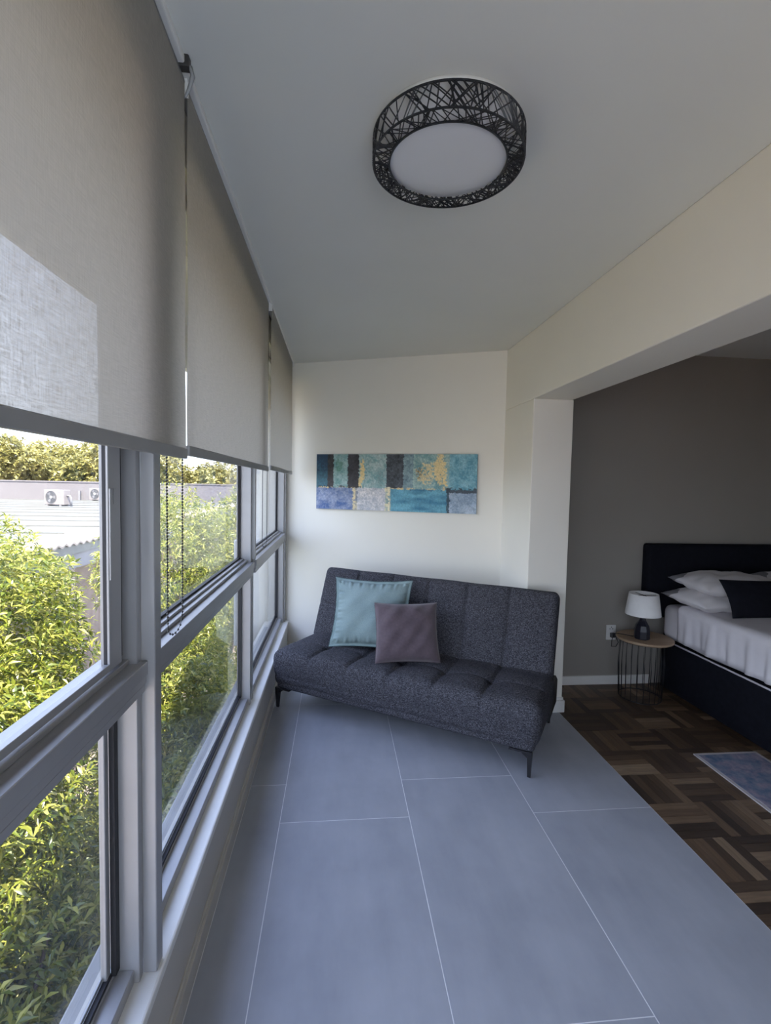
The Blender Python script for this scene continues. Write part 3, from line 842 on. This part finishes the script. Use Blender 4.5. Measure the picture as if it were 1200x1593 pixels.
for u in (0.02, 1.772):
    MB().prism([(0.36, 0.16), (0.68, 0.16), (0.70, 0.30), (0.60, 0.36), (0.40, 0.33)], -0.008, 0.008).build('hinge_bracket', M['black_metal'], so).matrix_local = \
        Matrix.Translation((u, 0, 0)) @ Matrix(((0, 0, 1, 0), (1, 0, 0, 0), (0, 1, 0, 0), (0, 0, 0, 1)))

# ---------------------------------------------------------------- cushions
def pillow_mesh(w, h, t, nu=40, nv=40, pinch=0.05, flange=0.0, wr=0.0, seed=1, name='cover', mat=None, parent=None, puff=0.5):
    """lies in local x (width) / z (height, 0 at bottom), thickness along y"""
    rs_ = random.Random(seed); ph = [rs_.random() * 6 for _ in range(8)]
    mb = MB(); N = (nu + 1) * (nv + 1)
    vs = []
    for sgn in (-1, 1):
        for i in range(nu + 1):
            for j in range(nv + 1):
                a = -1 + 2 * i / nu; b = -1 + 2 * j / nv
                fl = 1 - flange
                aa = min(1, abs(a) / fl); bb_ = min(1, abs(b) / fl)
                th = ((1 - aa ** 2.6) * (1 - bb_ ** 2.6)) ** puff
                px = a * (1 - pinch * (1 - b * b)); pz = b * (1 - pinch * (1 - a * a))
                if flange:
                    m_ = max(aa, bb_); along = b if aa > bb_ else a
                    pk = math.exp(-((1.0 - m_) / 0.16) ** 2) * (m_ < 0.999) * (math.sin(31 * along + ph[5]) + 0.7 * math.sin(53 * along + ph[6]))
                else: pk = 0.0
                wob = wr * (math.sin(7 * a + 3 * b + ph[0]) * math.sin(5 * b - 2 * a + ph[1]) + 0.5 * math.sin(15 * a * b + ph[2]) + 0.5 * math.sin(11 * a - 9 * b + ph[3]))
                rim = wr * 0.10 * (max(aa, bb_) > 0.97) * math.sin(13 * a - 17 * b + ph[4]) * (1 if flange else 0)
                y = sgn * (t / 2 * th * (1 + wob * 2) + 0.0025) + rim + wob * t * 0.1 + sgn * 0.0055 * pk
                vs.append((px * w / 2, y, (pz + 1) * h / 2))
    fs = []
    for s in (0, 1):
        for i in range(nu):
            for j in range(nv):
                a = s * N + i * (nv + 1) + j
                q = (a, a + nv + 1, a + nv + 2, a + 1)
                fs.append(q if s == 0 else q[::-1])
    edge = [(i, 0) for i in range(nu)] + [(nu, j) for j in range(nv)] + [(i, nv) for i in range(nu, 0, -1)] + [(0, j) for j in range(nv, 0, -1)]
    ids = [i * (nv + 1) + j for i, j in edge]
    for k in range(len(ids)):
        a, b = ids[k], ids[(k + 1) % len(ids)]
        fs.append((b, a, a + N, b + N))
    mb.add(vs, fs, True)
    return mb.build(name, mat, parent), vs, ids, N

def sofa_pt(u, v, z):
    return (SO.x + u * math.cos(SA) - v * math.sin(SA), SO.y + u * math.sin(SA) + v * math.cos(SA), z)
def place_cushion(name, label, u, v, yaw, lean, w, h, t, mat, flange, wr, seed, z=0.425, pinch=0.05):
    e = empty(name, sofa_pt(u, v, z))
    e.rotation_mode = 'XYZ'
    e.rotation_euler = Euler((-lean, 0, yaw), 'XYZ')
    tag(e, label, 'cushion')
    o, vs, ids, N = pillow_mesh(w, h, t, 90 if flange else 44, 90 if flange else 44, pinch, flange, wr, seed, 'cover', mat, e)
    # piping seam around the edge
    k = 1 - flange
    pts = []
    for i in ids[::2]:
        p = Vector(vs[i]); p.y = (vs[i][1] + vs[i + N][1]) / 2
        pts.append((p.x * k, p.y, (p.z - h / 2) * k + h / 2) if flange else tuple(p))
    MB().tube(pts, 0.0032 if not flange else 0.004, 6, closed=True).build('piping', mat, e)
    if flange:
        rim_ = [(vs[i][0], (vs[i][1] + vs[i + N][1]) / 2, vs[i][2]) for i in ids[::2]]
        MB().tube(rim_, 0.0034, 6, closed=True).build('frayed_edge', M['teal_edge'], o)
    return e
place_cushion('teal_cushion', 'pale teal linen cushion with a frilled flange edge on sofa', 0.590, 0.262, math.radians(-15), math.radians(21), 0.56, 0.49, 0.18, M['teal'], 0.075, 0.03, 3, pinch=0.085)
place_cushion('velvet_cushion', 'small plain taupe velvet cushion leaning against the teal one', 0.935, 0.165, math.radians(-1), math.radians(28), 0.42, 0.39, 0.17, M['mauve'], 0.0, 0.045, 5, pinch=0.06)

# ---------------------------------------------------------------- bed
be = empty('bed', (3.35, 2.5, 0))
tag(be, 'double bed with black upholstered headboard and base', 'bed')
BX0, BX1, BY0, BY1 = 2.53, 4.15, 1.55, 3.515
def bl(x, y, z): return (x - 3.35, y - 2.5, z)
rounded_box(bl(2.418, 3.53, 0.56), bl(4.28, 3.625, 1.14), 0.022, (40, 3, 20), None, 3).build('headboard', M['black_fabric'], be)
MB().box(bl(2.62, 3.55, 0.0), bl(2.70, 3.60, 0.57)).build('headboard_post', M['black_fabric'], be)
MB().box(bl(3.98, 3.55, 0.0), bl(4.06, 3.60, 0.57)).build('headboard_post', M['black_fabric'], be)
rounded_box(bl(BX0 + 0.01, BY0, 0.03), bl(BX1 - 0.01, BY1, 0.40), 0.02, (10, 20, 6), None, 3).build('base', M['black_fabric'], be)
for lx in (BX0 + 0.1, BX1 - 0.1):
    for ly in (BY0 + 0.1, BY1 - 0.1):
        MB().lathe([(0.025, 0), (0.028, 0.035)], 12, bl(lx, ly, 0)).build('foot', M['black_metal'], be)
def mat_disp(p, n):
    q = np.array(p)
    return q + n * 0.004 * math.sin(9 * p[1] + 4 * p[0])
rounded_box(bl(BX0 + 0.003, BY0, 0.415), bl(BX1 - 0.003, BY1, 0.685), (0.05, 0.05, 0.06), (12, 30, 5), mat_disp, 4).build('mattress', M['linen_white'], be)
z_ = 0.408
loop = [bl(BX0, BY0 + 0.03, z_), bl(BX0, BY1 - 0.03, z_), bl(BX0 + 0.03, BY1, z_), bl(BX1 - 0.03, BY1, z_), bl(BX1, BY1 - 0.03, z_), bl(BX1, BY0 + 0.03, z_), bl(BX1 - 0.03, BY0, z_), bl(BX0 + 0.03, BY0, z_)]
MB().tube(loop, 0.006, 6, closed=True).build('piping', M['linen_white'], be)
# duvet: sheet draped over the mattress with creases on the hanging side
du = MB(); nu, nv = 60, 170
vs = []; fs = []
for j in range(nv + 1):
    y = BY0 - 0.02 + (3.30 - BY0 + 0.02) * j / nv
    for i in range(nu + 1):
        s = i / nu * 2.14                      # arc length across: up the left side, over, down the right
        hang = 0.245
        cr = 0.011 * math.sin(38 * y + 2.0 * math.sin(5 * y)) + 0.008 * math.sin(17 * y + 1.3) + 0.004 * math.sin(83 * y)
        if s < hang: x = BX0 - 0.012 - cr * (1 - s / hang) * 1.3; z = 0.45 + s * 0.96
        elif s < hang + 0.07:
            t = (s - hang) / 0.07 * math.pi / 2
            x = BX0 - 0.012 + 0.045 * (1 - math.cos(t)); z = 0.685 + 0.02 * math.sin(t)
        else:
            x = min(BX0 + 0.033 + (s - hang - 0.07), BX1 + 0.012); z = 0.705 if x < BX1 else 0.60
            z += 0.006 * math.sin(7 * x + 3 * y) * math.sin(5 * y - 4 * x)
        vs.append((x, y, z))
for j in range(nv):
    for i in range(nu):
        a = j * (nu + 1) + i
        fs.append((a, a + 1, a + nu + 2, a + nu + 1))
dv = du.add(vs, fs, True).build('duvet', M['linen_white'])
sm = dv.modifiers.new('thickness', 'SOLIDIFY'); sm.thickness = 0.012; sm.offset = 1
tag(dv, 'white creased duvet draped over the side of the bed', 'duvet')

def bed_pillow(name, label, loc, rot, w, h, t, mat, seed, wr=0.05, cat='pillow', group=None, pinch=0.06):
    o = pillow_mesh(w, h, t, 40, 30, pinch, 0.0, wr, seed, name, mat, None, 0.55)[0]
    o.location = loc; o.rotation_euler = rot
    tag(o, label, cat, group)
    return o
def mk_pillow_print():
    m = NM('white_pillowcase_grey_print'); v = m.coord()
    b = m.noise(v, 3.2, 2)
    s = m.new('ShaderNodeMath', operation='GREATER_THAN'); s.inputs[1].default_value = 0.57; m.l.new(b, s.inputs[0])
    m.base(m.mix((0.66, 0.63, 0.64, 1), (0.20, 0.19, 0.20, 1), s.outputs[0])); m.set(Roughness=0.85)
    m.bump(m.noise(v, 20, 3), 0.3, 0.004)
    return m.m
M['pillow'] = mk_pillow_print()
rx = math.radians(-84)
bed_pillow('pillow', 'lower white pillow of the stack beside the lamp', (2.845, 3.06, 0.757), (math.radians(-88), 0, math.radians(2)), 0.66, 0.44, 0.15, M['pillow'], 11, 0.07, pinch=0.035)
bed_pillow('pillow', 'upper white pillow stacked on another, by the headboard', (2.885, 3.07, 0.865), (math.radians(-87), 0, math.radians(-3)), 0.66, 0.44, 0.16, M['pillow'], 12, 0.07, pinch=0.035)
bed_pillow('pillow', 'white pillow at the right edge, behind the black cushion', (3.54, 3.075, 0.80), (math.radians(-76), 0, math.radians(3)), 0.70, 0.44, 0.20, M['pillow'], 13)
bed_pillow('black_cushion', 'long black cushion leaning on the white bed pillows', (2.965, 2.935, 0.716), (math.radians(-32), 0, math.radians(-3)), 0.66, 0.275, 0.11, M['black_fabric'], 14, 0.03, 'cushion')

# ---------------------------------------------------------------- side table, lamp, socket
TX, TY = 2.315, 3.385
st = empty('side_table', (TX, TY, 0))
tag(st, 'round pale wood side table on a black wire basket base', 'side table')
mw = NM('pale_oak_top'); v = mw.coord('Object', (3, 30, 3)); mw.base(mw.ramp(mw.noise(v, 1, 4), [(0.3, (0.36, 0.25, 0.16, 1)), (0.7, (0.48, 0.35, 0.24, 1))])); mw.set(Roughness=0.5)
MB().lathe([(0.0, 0.437), (0.19, 0.437), (0.196, 0.443), (0.196, 0.453), (0.19, 0.457), (0.0, 0.457)], 48, smooth=False).build('table_top', mw.m, st)
nW = 22
for k in range(nW):
    a = 2 * math.pi * k / nW
    MB().tube([(-0.02 + 0.150 * math.cos(a), 0.148 * math.sin(a), 0.434), (-0.02 + 0.156 * math.cos(a), 0.155 * math.sin(a), 0.25), (-0.02 + 0.146 * math.cos(a), 0.146 * math.sin(a), 0.0045)], 0.0024, 6).build('wire', M['black_metal'], st)
for r_, z0 in ((0.150, 0.432), (0.146, 0.004)):
    MB().tube([(-0.02 + r_ * math.cos(a), r_ * math.sin(a), z0) for a in np.linspace(0, 2 * math.pi, 40, endpoint=False)], 0.004, 6, closed=True).build('hoop', M['black_metal'], st)
lp = empty('table_lamp', (2.268, 3.352, 0.457))
tag(lp, 'small table lamp with dark facetted base and white drum shade', 'lamp')
MB().lathe([(0.0, 0), (0.050, 0), (0.055, 0.006), (0.054, 0.06), (0.046, 0.10), (0.026, 0.135), (0.020, 0.15), (0.019, 0.19), (0.0, 0.19)], 8, smooth=False).build('base', plain('dark_ceramic', (0.012, 0.012, 0.02, 1), 0.3), lp)
MB().lathe([(0.122, 0.182), (0.100, 0.338), (0.0975, 0.338), (0.1195, 0.182), (0.122, 0.182)], 48, caps=False).build('lamp_shade', M['shade'], lp)
MB().tube([(-0.098, 0, 0.325), (0.098, 0, 0.325)], 0.0018, 6).tube([(0, -0.098, 0.325), (0, 0.098, 0.325)], 0.0018, 6).tube([(0, 0, 0.19), (0, 0, 0.325)], 0.004, 8).build('shade_carrier', M['black_metal'], lp)
MB().lathe([(0.0, 0.19), (0.014, 0.195), (0.014, 0.22), (0.028, 0.255), (0.024, 0.28), (0.0, 0.29)], 16).build('bulb', M['plastic_white'], lp)
cb = MB().tube([(2.228, 3.39, 0.462), (2.19, 3.43, 0.461), (2.155, 3.465, 0.461), (2.132, 3.485, 0.456), (2.125, 3.50, 0.40), (2.14, 3.53, 0.34), (2.19, 3.55, 0.33), (2.215, 3.56, 0.36), (2.205, 3.585, 0.40), (2.20, 3.61, 0.40)], 0.003, 6)
tag(cb.build('lamp_cord', M['black_metal']), 'thin black cord running from the lamp to the socket', 'cord')
sk_ = empty('wall_socket', (2.19, YB, 0.42))
tag(sk_, 'white double wall socket behind the side table', 'socket')
MB().box((-0.04, -0.008, -0.06), (0.04, 0, 0.06)).build('face_plate', M['plastic_white'], sk_, bevel=0.003)
MB().box((-0.012, -0.035, -0.036), (0.022, -0.008, 0.0)).build('plug', M['grey_plastic'], sk_, bevel=0.004)
for dx, dz in ((-0.012, 0.03), (0.012, 0.03), (0, 0.043)):
    MB().box((dx - 0.003, -0.0085, dz - 0.004), (dx + 0.003, -0.0078, dz + 0.004)).build('socket_hole', M['gasket_or_gap'], sk_)

# ---------------------------------------------------------------- rug
def mk_rug():
    m = NM('distressed_blue_rug'); v = m.coord()
    a = m.noise(v, 7, 6, 0.7); b = m.noise(v, 18, 5, 0.7)
    c = m.ramp(a, [(0.30, (0.05, 0.10, 0.19, 1)), (0.46, (0.11, 0.17, 0.27, 1)), (0.56, (0.27, 0.22, 0.30, 1)), (0.68, (0.46, 0.42, 0.44, 1))])
    d = m.ramp(b, [(0.35, (0.06, 0.12, 0.22, 1)), (0.65, (0.42, 0.38, 0.42, 1))])
    m.base(m.mix(c, d, 0.4)); m.set(Roughness=0.95); m.bump(m.noise(v, 250, 2), 0.4, 0.003)
    return m.m
rg_ = empty('rug', (2.12, 0.8, 0))
tag(rg_, 'distressed blue and lilac rug beside the bed on parquet', 'rug')
MB().box((0.018, 0.018, 0.0), (0.382, 1.782, 0.0075)).build('pile', mk_rug(), rg_, bevel=0.002)
bd = MB()
for lo, hi in (((0, 0, 0), (0.40, 0.018, 0.006)), ((0, 1.782, 0), (0.40, 1.80, 0.006)), ((0, 0.018, 0), (0.018, 1.782, 0.006)), ((0.382, 0.018, 0), (0.40, 1.782, 0.006))): bd.box(lo, hi)
bd.build('binding', plain('pale_rug_binding', (0.50, 0.46, 0.47, 1), 0.9), rg_)

# ---------------------------------------------------------------- outside: ground, neighbour's roof
mg = NM('paved_yard'); v = mg.coord()
br_ = mg.new('ShaderNodeTexBrick'); mg.l.new(v, br_.inputs['Vector']); br_.inputs['Scale'].default_value = 2.2
br_.inputs['Color1'].default_value = (0.30, 0.22, 0.17, 1); br_.inputs['Color2'].default_value = (0.24, 0.20, 0.16, 1); br_.inputs['Mortar'].default_value = (0.2, 0.16, 0.13, 1)
mg.base(br_.outputs[0]); mg.set(Roughness=0.9)
tag(MB().box((-90, -40, -3.6), (-0.62, 120, -3.4)).build('ground', mg.m), 'brick paved yard far below the windows', 'ground', kind='structure')

nbd = empty('neighbour_building', (-14, 15, -3.4))
tag(nbd, 'low neighbouring building with pale flat roof and rear parapet', 'building')
def nb_(x, y, z): return (x + 14, y - 15, z + 3.4)
MB().box(nb_(-40, 4.5, 0.40), nb_(-4.05, 25, 0.55)).build('roof_deck', M['roofsheet'], nbd)
for k in range(13):
    y = 6.5 + k * 1.45
    MB().box(nb_(-40, y, 0.55), nb_(-4.05, y + 0.05, 0.575)).build('roof_seam', M['roofsheet'], nbd)
MB().box(nb_(-40, 25, -0.2), nb_(-4.6, 25.3, 1.40)).build('parapet', M['parapet'], nbd)
MB().box(nb_(-40, 24.97, 1.40), nb_(-4.6, 25.33, 1.46)).build('parapet_coping', M['parapet'], nbd)
MB().box(nb_(-40, 5.0, -3.4), nb_(-4.35, 24.9, 0.38)).build('wall', M['brownwall'], nbd)
MB().box(nb_(-4.35, 4.5, 0.16), nb_(-4.08, 25, 0.42)).build('fascia', M['fascia'], nbd)
# corrugated tile edge along the eave
ed = MB(); vs = []; fs = []; n = 820
for i in range(n + 1):
    y = 4.5 + 20.5 * i / n
    z = 0.575 + 0.018 * math.sin(2 * math.pi * (y / 0.2))
    vs += [nb_(-4.02, y, z - 0.03), nb_(-4.02, y, z + 0.0), nb_(-4.55, y, z + 0.06), nb_(-4.55, y, z + 0.03)]
for i in range(n):
    a = 4 * i
    for q in range(4): fs.append((a + q, a + (q + 1) % 4, a + 4 + (q + 1) % 4, a + 4 + q))
ed.add(vs, fs, False).build('roof_tile_edge', plain('weathered_roof_tile', (0.34, 0.29, 0.26, 1), 0.9, nscale=3, namt=0.25), nbd)
for px in (-13.6, -12.45):
    MB().box(nb_(px - 0.04, 24.88, 0.55), nb_(px + 0.04, 24.98, 1.0)).build('vent_pipe', M['fascia'], nbd)
for yy in (8.0, 9.6, 11.2):
    MB().box(nb_(-4.36, yy, -2.2), nb_(-4.34, yy + 0.5, 0.1)).build('door_panel', plain('pale_door_panel', (0.42, 0.33, 0.29, 1), 0.8), nbd)

def aircon(loc, rotz, s, label):
    e = empty('air_conditioner', loc, (0, 0, rotz))
    tag(e, label, 'air conditioner', 'air conditioner units on the neighbouring roof')
    e.scale = (s, s, s)
    W, D, Hh = 0.84, 0.32, 0.60
    MB().box((-W / 2, -D / 2, 0.05), (W / 2, D / 2, Hh)).build('casing', M['ac_case'], e, bevel=0.015)
    fx, fz, fr_ = -W / 2 + 0.30, 0.05 + (Hh - 0.05) / 2, 0.235
    Rm = Matrix.Translation((fx, -D / 2, fz)) @ Matrix.Rotation(math.radians(90), 4, 'X')
    MB().lathe([(0.0, 0.002), (fr_, 0.002), (fr_, -0.01), (0.0, -0.01)], 32, smooth=False).build('fan_recess', M['grey_plastic'], e).matrix_local = Rm
    for k in range(5):
        rr = 0.06 + k * 0.042
        MB().tube([(rr * math.cos(a), rr * math.sin(a), 0.012) for a in np.linspace(0, 2 * math.pi, 32, endpoint=False)], 0.004, 5, closed=True).build('grille_ring', M['fascia'], e).matrix_local = Rm
    for k in range(3):
        a = k * 2 * math.pi / 3
        mb = MB().add([(0.05 * math.cos(a), 0.05 * math.sin(a), 0.004), (0.2 * math.cos(a - 0.35), 0.2 * math.sin(a - 0.35), 0.003), (0.21 * math.cos(a + 0.35), 0.21 * math.sin(a + 0.35), 0.009), (0.05 * math.cos(a + 0.7), 0.05 * math.sin(a + 0.7), 0.006),
                       (0.05 * math.cos(a), 0.05 * math.sin(a), 0.002), (0.2 * math.cos(a - 0.35), 0.2 * math.sin(a - 0.35), 0.001), (0.21 * math.cos(a + 0.35), 0.21 * math.sin(a + 0.35), 0.007), (0.05 * math.cos(a + 0.7), 0.05 * math.sin(a + 0.7), 0.004)],
                      [(0, 1, 2, 3), (7, 6, 5, 4), (0, 4, 5, 1), (1, 5, 6, 2), (2, 6, 7, 3), (3, 7, 4, 0)])
        mb.build('fan_blade', M['fascia'], e).matrix_local = Rm
    MB().lathe([(0.0, 0.02), (0.05, 0.016), (0.055, 0.003)], 20).build('fan_hub', M['plastic_white'], e).matrix_local = Rm
    for sx in (-0.28, 0.28):
        MB().box((sx - 0.03, -D / 2 - 0.02, 0), (sx + 0.03, D / 2 + 0.02, 0.05)).build('foot', M['fascia'], e)
    MB().box((0.14, -D / 2 - 0.003, Hh - 0.09), (0.28, -D / 2, Hh - 0.06)).build('badge', M['fascia'], e)
    MB().tube([(W / 2, 0, 0.38), (W / 2 + 0.12, 0, 0.38), (W / 2 + 0.17, 0, 0.30), (W / 2 + 0.17, 0, 0.0)], 0.035, 8).build('pipe', M['fascia'], e)
    return e
aircon((-10.4, 19.25, 0.55), math.radians(-16), 1.0, 'white air conditioner unit on the pale roof, clear of leaves')
aircon((-11.15, 24.1, 0.56), math.radians(-16), 1.0, 'white air conditioner unit by the parapet at the window edge')

# ---------------------------------------------------------------- foliage
def leaves_mesh(name, P, D, Lg, Wd, mat, parent, droop=0.25, fold=0.25):
    """one folded, pointed leaf at each P along unit D"""
    n = len(P)
    up = RNG.normal(size=(n, 3)) * 0.45 + np.array([0, 0, 1.0])
    S = np.cross(D, up); S /= np.linalg.norm(S, axis=1)[:, None] + 1e-9
    Nn = np.cross(S, D)
    Lg = Lg[:, None]; Wd = Wd[:, None]
    v0 = P
    vC = P + D * Lg * 0.45
    vL = vC + S * Wd + Nn * Wd * fold
    vR = vC - S * Wd + Nn * Wd * fold
    vT = P + D * Lg - np.array([0, 0, 1.0]) * Lg * droop
    V = np.stack([v0, vL, vC, vR, vT], 1).reshape(-1, 3)
    b = (np.arange(n) * 5)[:, None]
    F = np.concatenate([b + np.array([[0, 2, 1]]), b + np.array([[0, 3, 2]]), b + np.array([[2, 4, 1]]), b + np.array([[2, 3, 4]])], 1).reshape(-1, 3)
    me = bpy.data.meshes.new(name)
    me.vertices.add(len(V)); me.vertices.foreach_set('co', V.astype(np.float32).ravel())
    me.loops.add(len(F) * 3); me.loops.foreach_set('vertex_index', F.astype(np.int32).ravel())
    me.polygons.add(len(F)); me.polygons.foreach_set('loop_start', np.arange(0, len(F) * 3, 3, dtype=np.int32))
    me.polygons.foreach_set('loop_total', np.full(len(F), 3, dtype=np.int32))
    me.update(calc_edges=True)
    me.materials.append(mat)
    o = put(bpy.data.objects.new(name, me), parent)
    tag(o, kind='stuff')
    return o

def foliage(blobs, n_ros, per, leaf, width, base, shell=0.6, tilt=0.55):
    """rosettes of leaves over lumpy ellipsoids; returns P, D, L, W local to base"""
    vol = np.array([b[3] * b[4] + b[4] * b[5] + b[3] * b[5] for b in blobs]); pick = RNG.choice(len(blobs), n_ros, p=vol / vol.sum())
    B = np.array(blobs)[pick]
    d = RNG.normal(size=(n_ros, 3)); d /= np.linalg.norm(d, axis=1)[:, None]
    rad = shell + (1.04 - shell) * RNG.random(n_ros) ** 0.6
    lump = 1 + 0.10 * np.sin(7 * d[:, 0] + pick) * np.sin(6 * d[:, 2] + 2 * pick) + 0.06 * np.sin(15 * d[:, 1] + pick)
    C0 = B[:, :3] + d * B[:, 3:] * (rad * lump)[:, None]
    ax = d * 0.8 + np.array([0, 0, 0.75]) + RNG.normal(size=(n_ros, 3)) * 0.35
    ax /= np.linalg.norm(ax, axis=1)[:, None]
    t1 = np.cross(ax, RNG.normal(size=(n_ros, 3))); t1 /= np.linalg.norm(t1, axis=1)[:, None]
    t2 = np.cross(ax, t1)
    Ps, Ds, Ls = [], [], []
    for k in range(per):
        a = k * 2.39996 + RNG.random(n_ros) * 0.5
        tl = tilt + 0.55 * k / per - 0.2 + RNG.normal(size=n_ros) * 0.12
        D = (t1 * np.cos(a)[:, None] + t2 * np.sin(a)[:, None]) * np.cos(tl)[:, None] + ax * np.sin(tl)[:, None]
        Ps.append(C0 + ax * (k * leaf * 0.09) - np.array(base)); Ds.append(D); Ls.append(leaf * (0.7 + 0.55 * RNG.random(n_ros)))
    P = np.concatenate(Ps); D = np.concatenate(Ds); L = np.concatenate(Ls)
    return P, D, L, L * width

def bush(name, label, base, blobs, n_ros, per=7, leaf=0.068, width=0.12, mat='leaf', group='leafy bushes outside the windows', stems=7):
    e = empty(name, base)
    tag(e, label, 'bush', group)
    P, D, L, W = foliage(blobs, n_ros, per, leaf, width, base)
    leaves_mesh('foliage', P, D, L, W, M[mat], e)
    rs_ = random.Random(len(label))
    for k in range(stems):
        b = blobs[k % len(blobs)]
        tgt = Vector((b[0] + rs_.uniform(-.6, .6) * b[3], b[1] + rs_.uniform(-.6, .6) * b[4], b[2] + rs_.uniform(0.2, .85) * b[5])) - Vector(base)
        st_ = Vector((rs_.uniform(-.12, .12), rs_.uniform(-.12, .12), 0))
        mid = st_.lerp(tgt, 0.5) + Vector((rs_.uniform(-.2, .2), rs_.uniform(-.2, .2), 0.3))
        pts = [st_, st_.lerp(mid, .5), mid, mid.lerp(tgt, .5) + Vector((0, 0, .05)), tgt]
        MB().tube(pts, [0.045, 0.035, 0.025, 0.016, 0.006], 7).build('stem', M['bark'], e)
    return e
G0 = -3.4
bush('bush', 'tall leafy bush filling the nearest window, below the white roof', (-2.1, 2.9, G0),
     [(-2.35, 3.15, 0.25, 0.75, 0.75, 0.98), (-1.95, 2.35, -0.15, 0.62, 0.75, 0.85), (-2.75, 3.9, 0.30, 0.7, 0.7, 0.92), (-2.2, 2.9, -1.2, 0.9, 1.1, 1.1), (-2.6, 2.0, 0.0, 0.7, 0.8, 0.9)], 15000)
bush('bush', 'low dense bush at the bottom of the nearest window', (-1.6, 1.9, G0),
     [(-1.55, 2.0, -1.0, 0.55, 0.8, 0.75), (-1.5, 1.2, -0.9, 0.5, 0.8, 0.8), (-1.7, 2.9, -1.3, 0.6, 0.8, 0.7)], 7500, stems=5)
bush('bush', 'high pale green bush seen through the middle window', (-2.1, 6.6, G0),
     [(-1.95, 6.3, 0.35, 0.75, 0.9, 1.05), (-1.55, 7.4, 0.3, 0.6, 0.9, 1.0), (-2.5, 7.0, 0.35, 0.7, 0.9, 0.95), (-2.0, 6.6, -1.3, 0.9, 1.3, 1.2)], 11000)
bush('bush', 'shaded low bush under the middle window beside the ledge', (-1.5, 4.2, G0),
     [(-1.45, 4.3, -0.75, 0.5, 0.7, 0.75), (-1.55, 5.2, -0.6, 0.42, 0.7, 0.75), (-1.75, 3.6, -1.5, 0.5, 0.6, 0.7)], 6500, stems=5)
bush('bush', 'sprigs of pointed leaves close to the middle window ledge', (-1.05, 2.7, G0),
     [(-1.02, 2.55, -0.62, 0.16, 0.35, 0.55), (-1.05, 3.4, -0.75, 0.16, 0.3, 0.45)], 420, stems=4)

def tree(label, x, y, ztop, rx, rz, n, seed):
    base = (x, y, G0)
    e = empty('tree', base)
    tag(e, label, 'tree', 'trees beyond the roof parapet')
    rs_ = random.Random(seed); blobs = []
    for k in range(7):
        blobs.append((x + rs_.uniform(-.75, .75) * rx, y + rs_.uniform(-.5, .5) * rx, ztop - rz * rs_.uniform(0.45, 1.7), rx * rs_.uniform(.38, .62), rx * rs_.uniform(.38, .62), rz * rs_.uniform(.35, .6)))
    P, D, L, W = foliage(blobs, n, 5, 0.30, 0.30, base, 0.45)
    leaves_mesh('crown', P, D, L, W, M['leaf_far'], e)
    MB().tube([(0, 0, 0), (0.1, 0, 1.5), (-0.1, 0.1, 3.2), (0.05, 0, ztop - G0 - rz)], [0.22, 0.18, 0.14, 0.06], 8).build('trunk', M['bark'], e)
    for k in range(4):
        b = blobs[k]
        MB().tube([(0, 0, 2.2), ((b[0] - x) * .5, (b[1] - y) * .5, (b[2] - G0) * .75), (b[0] - x, b[1] - y, b[2] - G0)], [0.11, 0.07, 0.03], 6).build('branch', M['bark'], e)
tl = ['leftmost yellow green tree beyond the parapet, touching the blind', 'tallest olive tree beyond the parapet behind the air conditioner', 'olive tree right of the tall one, above the parapet',
      'broad tree half hidden by the foreground mullion', 'round tree beyond the parapet at left of the middle window', 'darker tree top in the centre of the middle window',
      'tree beyond the parapet at the right of the middle window', 'far tree behind the white fin wall', 'tree out past the left edge of the nearest window']
ts_ = [(-22.5, 33, 5.0, 3.6, 2.6), (-21.0, 40, 6.2, 3.6, 3.0), (-15.3, 33, 4.6, 3.2, 2.6), (-14.4, 40, 4.9, 3.4, 2.8), (-9.2, 33, 3.1, 2.9, 2.5), (-7.6, 40, 3.5, 3.2, 2.6), (-3.2, 33, 3.0, 2.9, 2.6), (0.2, 40, 3.6, 3.2, 2.6), (-29.0, 40, 5.6, 3.8, 2.8)]
for k, (x, y, zt, rx_, rz_) in enumerate(ts_):
    tree(tl[k], x, y, zt, rx_, rz_, 2600, 20 + k)

# ---------------------------------------------------------------- pieces that belong to a part go under that part
SUB = {'badge': 'casing', 'pipe': 'casing', 'grille_ring': 'fan_recess', 'fan_blade': 'fan_recess', 'fan_hub': 'fan_recess', 'shade_carrier': 'lamp_shade',
       'branch': 'trunk', 'headboard_post': 'headboard', 'roof_seam': 'roof_deck', 'roof_tile_edge': 'roof_deck', 'parapet_coping': 'parapet', 'door_panel': 'wall',
       'bottom_bar': 'fabric', 'lock_plate': 'sash_stile', 'socket_hole': 'face_plate', 'hinge_bracket': 'base'}
def stem_name(o): return o.name.split('.')[0]
bpy.context.view_layer.update()
for o in list(bpy.data.objects):
    p = o.parent
    if p is None or p.parent is not None: continue
    want = SUB.get(stem_name(o))
    if stem_name(o) == 'piping': want = 'cover' if stem_name(p).endswith('cushion') else 'mattress'
    if stem_name(o) == 'foot' and stem_name(p) == 'bed': want = 'base'
    if not want: continue
    host = [c for c in p.children if stem_name(c) == want]
    if host:
        loc = host[0].matrix_local.inverted() @ o.matrix_local
        o.parent = host[0]
        o.matrix_parent_inverse = Matrix.Identity(4)
        o.matrix_local = loc
